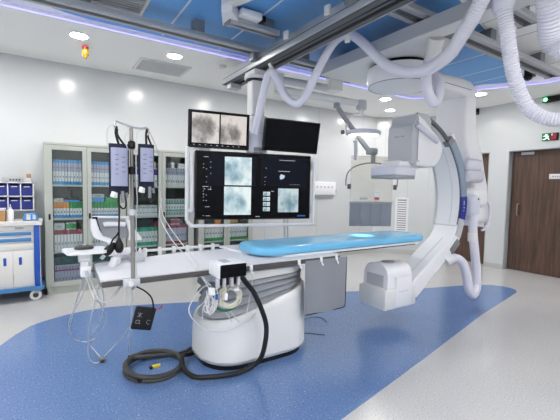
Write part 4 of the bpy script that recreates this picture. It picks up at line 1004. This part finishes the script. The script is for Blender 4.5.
# thick black hose and coil on the floor
t = thing('power_hose', 'thick black hose drooping from the control module onto the floor', 'hose', (1.2, 2.35, 0))
MB().tube(smooth_path([(1.12, 2.245, .80), (1.15, 2.255, .77), (1.195, 2.265, .715), (1.255, 2.27, .64), (1.32, 2.275, .515), (1.37, 2.28, .376), (1.36, 2.27, .25), (1.34, 2.30, .12), (1.28, 2.345, .045), (1.16, 2.345, .030), (1.01, 2.38, .030), (.90, 2.43, .030), (.86, 2.50, .030), (.845, 2.58, .045), (.86, 2.68, .075), (.90, 2.76, .06), (.97, 2.81, .032), (1.02, 2.83, .032)], 7), .0185, 14).build('hose', RUBBER, t)
t = thing('cable_coil', 'dark grey cable lying coiled on the blue floor', 'cable', (.68, 2.74, 0))
m = MB(); cpts = []
for k in range(0, 4 * 36 + 12):
    a = k * 10 * PI / 180 + .35; q = k / 36
    r0 = (.225 - .012 * (q % 2)); cpts.append((.675 + r0 * .95 * math.cos(a), 2.755 + r0 * 1.02 * math.sin(a), .016 + .0205 * min(q, 2.0) * (.6 + .4 * math.sin(a * .5) ** 2) + .004))
for x, y, z in ((.90, 2.86, .035), (.99, 2.92, .024), (1.04, 2.95, .018)): cpts.append((x, y, z))
m.tube(smooth_path(cpts, 2), .0145, 10).build('cable', COILM, t)
MB().cyl((.63, 3.03, .024), (.715, 2.995, .045), .022, .017, 12).build('end_connector', BLACK, t)
for a in (2.2, 4.0): MB().lathe([(.02, -.012), (.024, 0), (.02, .012)], (.675 + .215 * math.cos(a), 2.755 + .22 * math.sin(a), .04), 10).build('cable_strap', BLACK, t)
t = thing('adapter_plug', 'small yellow and black plug inside the floor cable coil', 'plug', (.69, 2.79, 0))
MB().box(.665, .725, 2.775, 2.80, .002, .022, .003).build('yellow_body', YELLOW, t); MB().box(.645, .668, 2.77, 2.80, .002, .018, .003).build('black_tip', BLACK, t)

# ------------------------------------------------------------------ infusion pole, pressure bags
IV = thing('infusion_pole', 'steel infusion pole clamped to the left end of the table rail', 'infusion stand', (.46, 2.425, .79))
MB().cyl((.462, 2.425, .745), (.453, 2.42, 1.735), .0105, n=12).build('pole', STEEL, IV)
MB().cyl((.461, 2.425, .76), (.459, 2.424, 1.23), .0135, n=12).build('outer_tube', STEEL, IV)
MB().tube(smooth_path([(.372, 2.42, 1.725), (.36, 2.42, 1.74), (.37, 2.42, 1.765), (.40, 2.42, 1.757), (.453, 2.42, 1.742), (.51, 2.42, 1.738), (.545, 2.42, 1.745), (.555, 2.42, 1.725), (.545, 2.42, 1.70)], 5), .006, 8).build('hook_bar', CHROME, IV)
for z, r in ((1.635, .022), (1.48, .024)): MB().lathe([(.014, -.024), (r, -.016), (r, .016), (.014, .024)], (.455, 2.42, z), 14).build('height_clamp', BLACK, IV)
MB().lathe([(.015, -.02), (.022, -.014), (.022, .014), (.015, .02)], (.4585, 2.424, 1.225), 14).build('collar', PALEG, IV)
MB().box(.40, .50, 2.405, 2.438, .765, .815, .008).build('rail_clamp', PALEG, IV)
MB().cyl((.44, 2.405, .79), (.44, 2.375, .79), .015, n=12).build('clamp_knob', WHITE2, IV)
def pressure_bag(x0, x1, z0, z1, y, label, hookx):
    t = thing('pressure_bag', label, 'infusion bag', ((x0 + x1) / 2, y, z1), 'pressure infusion bags on the pole')
    def pillow(xa, xb, za, zb, yc, th):
        rs = []
        for i in range(9):
            u = i / 8; z = za + (zb - za) * u; s = .35 + .65 * math.sin(PI * (.08 + .84 * u)) ** .6
            rs.append([(x, yc + b, z) for x, b in [((xa + xb) / 2 + math.cos(a) * (xb - xa) / 2, math.sin(a) * th * s) for a in [k * PI / 8 for k in range(16)]]])
        return MB().rings(rs)
    xm = (x0 + x1) / 2
    pillow(x0, x1, z0, z1, y + .018, .034).build('cuff', NAVY, t)
    fb = pillow(x0 + .006, x1 - .012, z0 + .05, z1 - .026, y - .018, .026)
    for k in range(9): fb.box(xm - .03 + (k % 2) * .036, xm - .012 + (k % 2) * .036, y - .0450, y - .042, z1 - .07 - k * .014, z1 - .066 - k * .014, mi=1)
    fb.build('fluid_bag', [LILACF, mat('pale_ink', (106, 110, 136), .8)], t)
    MB().tube(smooth_path([((x0 + x1) / 2, y + .01, z1 - .01), (hookx - .005, 2.42, z1 + .06), (hookx, 2.42, 1.738)], 4), .007, 8).tube(smooth_path([((x0 + x1) / 2 + .03, y + .01, z1 - .005), (hookx + .006, 2.422, z1 + .05), (hookx + .003, 2.42, 1.725)], 4), .006, 8).build('hanging_strap', BLACK, t)
    MB().cyl((xm - .02, y, z0 + .01), (xm - .02, y, z0 - .02), .009, n=10).cyl((xm - .035, y - .02, z0 + .015), (xm - .045, y - .025, z0 - .015), .013, n=12).build('white_port', WHITE, t)
    MB().cyl((xm + .015, y - .005, z0 + .02), (xm + .015, y - .01, z0 - .05), .010, n=10).cyl((xm + .035, y, z0 + .01), (xm + .04, y, z0 - .02), .010, n=10).build('drip_chamber', GREYC, t)
    m = MB().tube(smooth_path([(xm - .01, y, z0 + .01), (xm - .005, y - .01, z0 - .06), (xm + .02, y - .01, z0 - .085), (xm + .035, y, z0 - .06), (xm + .03, y, z0)], 5), .005, 8)
    m.build('tubing', BLACK, t)
    return t
pressure_bag(.328, .440, 1.335, 1.635, 2.405, 'pale lilac infusion pressure bag hanging left of the pole', .372)
pressure_bag(.492, .588, 1.365, 1.645, 2.405, 'pale lilac infusion pressure bag hanging right of the pole', .545)
def bulb(path, c, tilt, label):
    t = thing('squeeze_bulb', label, 'squeeze bulb', c, 'squeeze bulbs above the table')
    MB().tube(smooth_path(path, 6), .006, 8).build('cord', BLACK, t)
    m = MB(); rs = []
    d = Vector((math.sin(tilt), 0, math.cos(tilt)))
    for u, r in ((-.055, .008), (-.045, .022), (-.02, .031), (.01, .029), (.035, .018), (.055, .010)):
        p = Vector(c) + d * u; rs.append([(p.x + r * math.cos(a) * math.cos(tilt), p.y + r * math.sin(a), p.z - r * math.cos(a) * math.sin(tilt)) for a in [k * PI / 8 for k in range(16)]])
    m.rings(rs).build('bulb', BLACK, t)
    p = Vector(c) - d * .065; MB().cyl(tuple(Vector(c) - d * .05), tuple(Vector(c) - d * .085), .013, n=10).build('valve', PALEG, t)
bulb([(.385, 2.43, 1.345), (.395, 2.50, 1.29), (.412, 2.60, 1.22), (.432, 2.75, 1.10), (.436, 2.78, 1.0)], (.437, 2.78, .965), 0.0, 'black rubber squeeze bulb hanging straight down above the table')
bulb([(.375, 2.72, .99), (.395, 2.75, 1.02), (.42, 2.77, 1.04), (.432, 2.78, 1.06)], (.375, 2.78, .945), .7, 'black rubber squeeze bulb lying tilted left of the hanging one')

POLE = Vector((-.010, -.062, .006))
for q in [o for o in COL.objects if o.parent is None and o.name.startswith(('infusion_pole', 'pressure_bag'))]: q.location += POLE
# black pouch below the pole
t = thing('hanging_pouch', 'black pouch hanging below the pole from the table rail', 'pouch', (.52, 2.40, .77))
R = Matrix.Rotation(math.radians(15), 3, 'Y')
def PB(x0, x1, y0, y1, z0, z1, bev=0): 
    c = Vector((.517, 2.405, .557)) + R @ Vector(((x0 + x1) / 2, (y0 + y1) / 2, (z0 + z1) / 2))
    return MB().box(c.x - (x1 - x0) / 2, c.x + (x1 - x0) / 2, c.y - (y1 - y0) / 2, c.y + (y1 - y0) / 2, c.z - (z1 - z0) / 2, c.z + (z1 - z0) / 2, bev, rot=R)
PB(-.063, .063, -.014, .014, -.072, .072, .009).build('pouch', BLACK, t)
mk = MB()
for (a, b), (c, d) in (((-.045, .035), (-.018, .01)), ((-.045, .01), (-.018, .035)), ((-.032, .038), (-.032, .006)), ((-.045, -.012), (-.02, -.012)), ((-.045, -.03), (-.02, -.03)), ((-.045, -.012), (-.045, -.03)), ((-.03, -.008), (-.018, -.034))):
    p = Vector((.517, 2.405, .557)) + R @ Vector((a, -.0145, b)); q = Vector((.517, 2.405, .557)) + R @ Vector((c, -.0145, d)); mk.cyl(tuple(p), tuple(q), .0013, n=5)
cc = [Vector((.517, 2.405, .557)) + R @ Vector((.032 + .011 * math.cos(k * PI / 9), -.0145, -.018 + .013 * math.sin(k * PI / 9))) for k in range(2, 17)]
mk.tube(cc, .0013, 5).build('markings', GREYP, t)
MB().tube(smooth_path([(.475, 2.40, .765), (.52, 2.395, .735), (.56, 2.39, .69), (.575, 2.395, .63), (.57, 2.40, .61)], 6), .005, 8).build('strap', BLACK, t)
MB().tube(smooth_path([(.575, 2.40, .61), (.60, 2.395, .604), (.622, 2.39, .612), (.628, 2.39, .628)], 4), .004, 6).build('red_tag', RED, t)

t.location += POLE
# ------------------------------------------------------------------ left end accessories
t = thing('instrument_tray', 'small white tray on a clamp post at the left table end', 'tray', (.225, 2.85, .86))
MB().prism([(.09, 2.93), (.115, 2.755), (.135, 2.735), (.335, 2.735), (.355, 2.755), (.36, 2.93), (.34, 2.95), (.11, 2.95)], 'z', .925, .945, bev=.006).build('tray_top', WHITE, t)
MB().prism([(2.80, .926), (2.795, .88), (2.815, .86), (2.875, .86), (2.895, .88), (2.89, .926)], 'x', .185, .255, bev=.006).build('post_head', WHITE2, t)
MB().box(.198, .244, 2.815, 2.875, .775, .865, .008).build('post', WHITE2, t)
MB().box(.195, .262, 2.805, 2.885, .755, .83, .010).build('clamp_block', WHITE, t)
MB().box(.25, .287, 2.82, 2.87, .782, .80, .003).build('table_clamp', GREYC, t)
t = thing('hand_controller', 'dark grey hand controller resting on the small white tray', 'controller', (.22, 2.86, .945))
MB().rings([[(.222 + .062 * s * math.cos(a), 2.86 + .05 * s * math.sin(a), .9455 + z) for a in [k * PI / 10 for k in range(20)]] for s, z in ((.95, 0), (1, .008), (.9, .018), (.55, .027), (.2, .03))]).build('body', COILM, t)
MB().cyl((.222, 2.85, .97), (.222, 2.85, .98), .012, n=10).build('knob', PALEG, t)
# arm support beyond the far edge
F = thing('arm_support', 'white and grey tilted arm support at the far left table edge', 'arm support', (.47, 3.02, .82))
def frame_bar(p, r, name, m): MB().tube(smooth_path(p, 4), r, 10).build(name, m, F)
MB().rings([[(x + a, y + b, z) for a, b in rrect(-w, w, -.02, .02, .010, 3)] for x, y, z, w in ((.303, 3.10, 1.135, .018), (.315, 3.09, 1.05, .03), (.335, 3.08, 1.0, .035), (.37, 3.07, .985, .05), (.42, 3.06, .955, .03), (.43, 3.05, .925, .02))]).build('side_arm', WHITE, F)
MB().rings([[(x + a, y + b, z) for a, b in rrect(-w, w, -.02, .02, .010, 3)] for x, y, z, w in ((.545, 3.10, 1.125, .014), (.565, 3.09, 1.08, .022), (.585, 3.08, 1.02, .028), (.60, 3.07, .985, .045), (.60, 3.06, .96, .05))]).build('side_arm', WHITE2, F)
frame_bar([(.30, 3.11, 1.145), (.36, 3.11, 1.146), (.46, 3.11, 1.142), (.56, 3.11, 1.135)], .010, 'top_bar', WHITE)
frame_bar([(.375, 3.08, 1.088), (.40, 3.08, 1.092), (.50, 3.08, 1.088), (.53, 3.08, 1.083)], .018, 'roll_bar', WHITE)
MB().prism([(.335, 1.135), (.565, 1.12), (.60, .98), (.44, .965), (.37, 1.0)], 'y', 3.105, 3.125).build('grey_panel', GREYP, F, smooth=False)
MB().box(.40, .60, 3.04, 3.09, .845, .90, .008).build('base_block', WHITE, F)
MB().box(.44, .47, 3.06, 3.10, .79, .97, .006).box(.44, .58, 2.985, 3.08, .8185, .85, .006).build('post', PALEG, F)
MB().box(.298, .335, 3.085, 3.125, 1.125, 1.15, .006).build('end_cap', BLACK, F)
t = thing('transducer_block', 'pale grey transducer block with tubing beside the pole above table', 'transducer', (.56, 2.90, .82))
MB().box(.53, .63, 2.86, 2.92, .8185, .885, .008).build('block', PALEG, t)
MB().cyl((.545, 2.89, .885), (.56, 2.88, .93), .010, n=10).cyl((.60, 2.89, .885), (.60, 2.88, .92), .008, n=10).build('stopcock', WHITE, t)
MB().cyl((.54, 2.86, .90), (.58, 2.855, .91), .008, n=8).build('tap_handle', DARKB, t)
t = thing('wrapper', 'white crumpled wrapper lying by the squeeze bulbs on the table', 'wrapper', (.40, 2.80, .82))
rs = []
for u, r in ((0, .03), (.02, .04), (.045, .03), (.06, .034), (.075, .01)):
    rs.append([(.395 + u * .5 + (r + .008 * math.sin(3 * a + u * 90)) * math.cos(a), 2.80 + (r + .008 * math.cos(4 * a)) * math.sin(a), .8185 + u) for a in [k * PI / 8 for k in range(16)]])
MB().rings(rs).build('wrapper', WHITE, t)

# ------------------------------------------------------------------ loose white cables
CABLES = {
 'white cable drooping in a wide loop from the left table end to floor': [(.267, 2.9, .776), (.242, 3, .653), (.209, 3.1, .518), (.157, 3.3, .34), (.151, 3.5, .175), (.209, 3.63, .01), (.312, 3.54, .01), (.419, 3.71, .012), (.397, 3.3, .28), (.306, 2.8, .585), (.251, 2.455, .773)],
 'white cable hanging straight down below the table corner': [(.262, 2.455, .78), (.25, 2.55, .63), (.243, 2.75, .434), (.25, 3, .196), (.275, 3.15, .012), (.317, 3.07, .01), (.358, 3.12, .01)],
 'white cable crossing the other hanging leads to the small floor plug': [(.285, 2.45, .778), (.313, 2.6, .605), (.316, 2.85, .408), (.287, 3.1, .229), (.29, 3.3, .081), (.332, 3.28, .01), (.353, 3.15, .01)],
 'thin white lead running from the black pouch to the floor plug': [(.471, 2.42, .50), (.494, 2.75, .363), (.503, 3.1, .159), (.455, 3.29, .012), (.349, 3.11, .01)],
 'thin white lead dropping from the pole clamp to the floor coil': [(.45, 2.41, .768), (.469, 2.5, .642), (.499, 2.7, .401), (.529, 2.95, .152), (.556, 3.1, .012), (.581, 3.03, .01), (.64, 3.03, .02)],
 'outer grey cable swag under the left table edge': [(.22, 2.80, .80), (.233, 2.43, .722), (.276, 2.43, .679), (.327, 2.43, .69), (.379, 2.43, .752), (.40, 2.42, .775)],
 'inner grey cable swag under the left table edge': [(.235, 2.82, .80), (.259, 2.42, .709), (.303, 2.42, .671), (.349, 2.42, .702), (.389, 2.42, .759), (.41, 2.42, .775)],
 'small grey lead loop under the pole clamp': [(.417, 2.42, .768), (.412, 2.42, .72), (.418, 2.42, .672), (.442, 2.42, .649), (.46, 2.42, .70), (.465, 2.42, .755)],
 'white infusion line slanting down to the control module, upper': [(.729, 2.8, 1.36), (.804, 3, 1.16), (.843, 2.8, 1.02), (.933, 2.6, .848), (.955, 2.46, .74), (.972, 2.36, .70)],
 'white infusion line slanting down to the control module, lower': [(.74, 2.8, 1.30), (.78, 3, 1.14), (.805, 2.75, .987), (.877, 2.55, .862), (.94, 2.43, .74), (.965, 2.36, .665)],
 'thin infusion line arching left of the left pressure bag': [(.375, 2.42, 1.75), (.329, 2.415, 1.73), (.318, 2.41, 1.68), (.325, 2.40, 1.58)],
 'thin infusion line looping between hook bar and left bag': [(.404, 2.42, 1.75), (.436, 2.415, 1.73), (.413, 2.40, 1.67), (.43, 2.39, 1.60)],
 'thin infusion line arching down from the right hook past the cabinet': [(.545, 2.42, 1.74), (.57, 2.43, 1.71), (.631, 2.5, 1.64), (.677, 2.6, 1.58), (.729, 2.8, 1.36)],
 'thin infusion line hanging beside the pole between the bags': [(.53, 2.42, 1.735), (.485, 2.40, 1.71), (.476, 2.39, 1.62), (.474, 2.39, 1.49), (.48, 2.395, 1.3), (.476, 2.405, 1.18), (.478, 2.41, .83)],
 'white lead draped around the front of the pedestal': [(.985, 2.42, .70), (.90, 2.39, .68), (.82, 2.40, .56), (.86, 2.395, .458), (.95, 2.37, .385), (1.05, 2.365, .36), (1.17, 2.372, .365), (1.30, 2.39, .40), (1.35, 2.395, .44)],
 'white lead running left from the cable bundle': [(1.0, 2.34, .60), (.942, 2.36, .608), (.905, 2.40, .56)],
 'white lead dropping left of the cable bundle': [(.97, 2.34, .60), (.92, 2.36, .576), (.915, 2.38, .48)],
 'white lead dropping straight from the cable bundle': [(1.0, 2.34, .60), (1.03, 2.36, .55), (1.08, 2.36, .499), (1.13, 2.37, .42)],
 'white lead dropping below the cream ring': [(1.09, 2.345, .56), (1.12, 2.36, .50), (1.17, 2.37, .43), (1.20, 2.375, .40)],
 'white lead hanging right of the control module': [(1.18, 2.36, .79), (1.29, 2.41, .80), (1.31, 2.40, .70), (1.285, 2.40, .545), (1.25, 2.38, .44)],
 'white cord falling from the tray post to the floor': [(.223, 2.9, .757), (.203, 3.1, .58), (.184, 3.4, .355), (.168, 3.92, .01)],
 'dark thin wire lying on the floor right of the pedestal': [(2.1, 2.98, .008), (2.2, 3.0, .008), (2.41, 3.04, .008), (2.48, 2.96, .008), (2.45, 2.85, .008)],
 'dark thin wire lying on the floor in front of the apron': [(2.02, 2.78, .008), (2.12, 2.70, .006), (2.22, 2.60, .006)],
}
for lab, pts in CABLES.items():
    if 'bundle' in lab or 'cream' in lab or 'module' in lab or 'pedestal,' in lab: pts = pts[:-3] + [tuple(Vector(p) + NEAR) for p in pts[-3:]] if 'slanting' in lab else [tuple(Vector(p) + NEAR * .8) for p in pts]
    if ('hook' in lab or 'left bag' in lab or 'left pressure' in lab or 'between the bags' in lab or 'pole clamp' in lab or 'pouch' in lab): pts = [tuple(Vector(p) + POLE) if p[1] < 2.46 else p for p in pts]
    dark = 'dark' in lab; thin = 'infusion' in lab
    o = MB().tube(smooth_path(pts, 7), .0028 if thin and 'slanting' not in lab else (.003 if dark else .0038), 7).build('cable', COILM if dark else (PALEG if 'grey' in lab or (thin and 'slant' not in lab) else WCABLE))
    tag(o, lab, 'cable')
t = thing('cable_plug', 'small grey plug on the blue floor where thin leads meet', 'plug', (.355, 3.11, 0))
MB().box(.335, .375, 3.08, 3.14, .002, .03, .004).build('plug_body', GREYC, t); MB().box(.345, .365, 3.06, 3.082, .006, .024).build('plug_tip', DARKB, t, smooth=False)

# ------------------------------------------------------------------ wall fittings
t = thing('socket_panel', 'white wall panel with sockets right of the displays', 'wall panel', (4.7, BY, 1.4))
MB().box(4.41, 4.985, BY - .055, BY, 1.275, 1.53, .012).build('box', WHITE, t)
for k in range(5): MB().cyl((4.50 + k * .095, BY - .055, 1.43), (4.50 + k * .095, BY - .060, 1.43), .022, n=14).build('socket', PALEG, t)
MB().box(4.45, 4.94, BY - .045, BY, 1.235, 1.275, .004).build('shelf_lip', GREYP, t)
MB().box(4.985, 5.01, BY - .045, BY - .01, 1.31, 1.38, .005).build('side_outlet', GREYC, t)
t = thing('wall_grille', 'tall white louvred return-air grille on the cut corner wall', 'vent', (6.59, 5.257, .2))
gd = Vector((.7071, -.7071, 0)); gn = Vector((-.7071, -.7071, 0)); g0 = Vector((6.59, 5.257, 0))
RG = Matrix.Rotation(-PI / 4, 3, 'Z')
def gbox(mb, u0, u1, n0, n1, z0, z1):
    c = g0 + gd * ((u0 + u1) / 2) + gn * ((n0 + n1) / 2)
    return mb.box(c.x - (u1 - u0) / 2, c.x + (u1 - u0) / 2, c.y - (n1 - n0) / 2, c.y + (n1 - n0) / 2, (z0), (z1), rot=RG)
m = MB(); gbox(m, -.14, -.095, .0, .018, .22, 1.24); gbox(m, .095, .14, .0, .018, .22, 1.24); gbox(m, -.14, .14, .0, .018, 1.19, 1.24); gbox(m, -.14, .14, .0, .018, .22, .27); m.build('frame', WHITE, t, smooth=False)
m = MB(); gbox(m, -.095, .095, .0005, .003, .27, 1.19); m.build('backing', COILM, t, smooth=False)
m = MB()
for k in range(18): gbox(m, -.095, .095, .006, .014, .283 + k * .05, .317 + k * .05)
m.build('louvres', WHITE, t, smooth=False)
# running-man sign over the near door
t = thing('exit_sign', 'black box sign over the near door, green figure lit on left', 'exit sign', (RX, 2.66, 2.31))
MB().box(RX - .03, RX, 2.545, 2.775, 2.255, 2.375, .005).build('housing', BLACK, t)
m = MB(); X = RX - .0315
m.box(X, X + .002, 2.70, 2.725, 2.345, 2.36)                                   # head
for (a, b), (c, d), r in (((2.715, 2.34), (2.705, 2.305), .008), ((2.715, 2.335), (2.75, 2.33), .005), ((2.71, 2.335), (2.675, 2.32), .005), ((2.706, 2.305), (2.68, 2.29), .006), ((2.68, 2.29), (2.67, 2.268), .005), ((2.706, 2.303), (2.73, 2.28), .006), ((2.73, 2.28), (2.76, 2.275), .005)):
    m.cyl((X, a, b), (X, c, d), r, n=6)
m.build('running_figure', GREENHOT, t)
MB().box(RX - .0308, RX - .0298, 2.665, 2.77, 2.26, 2.37).build('green_panel', mat('dark_green_light', (10, 70, 40), .4, emit=(8, 96, 52), strength=.8), t, smooth=False)
MB().box(RX - .0308, RX - .0298, 2.57, 2.65, 2.265, 2.365).build('red_panel', REDL, t, smooth=False)
MB().box(RX - .0325, RX - .0300, 2.625, 2.642, 2.335, 2.362).build('white_mark', UILINE, t, smooth=False)
t = thing('emergency_light', 'black emergency lamp with a round green light high by the ceiling', 'emergency light', (RX, 2.67, 2.93))
MB().box(RX - .06, RX, 2.55, 2.79, 2.875, 2.965, .008).build('housing', BLACK, t)
MB().cyl((RX - .06, 2.745, 2.92), (RX - .068, 2.745, 2.92), .034, n=20).build('green_lens', GREENL, t)
MB().tube([(RX - .069, 2.745 + .018 * math.cos(k * PI / 8), 2.92 + .018 * math.sin(k * PI / 8)) for k in range(16)], .007, 6, closed=True).build('bright_ring', GREENHOT, t)
t = thing('wall_sensor', 'small black sensor on the right wall beside the gantry column', 'sensor', (RX, 3.88, 2.9))
MB().box(RX - .04, RX, 3.855, 3.905, 2.86, 2.975, .006).build('body', BLACK, t)
MB().cyl((RX - .04, 3.88, 2.89), (RX - .046, 3.88, 2.89), .014, n=12).build('lens', DKMET, t)
t = thing('ceiling_camera', 'small black dome camera under the far end of the rail', 'camera', (5.30, 2.30, 3.0))
MB().box(5.22, 5.38, 2.26, 2.34, 2.90, 3.026, .01).build('mount', BLACK, t)
MB().lathe([(.05, 2.90), (.055, 2.88), (.04, 2.85), (.01, 2.84)], (5.25, 2.30, 0), 16).build('dome', BLACK, t)
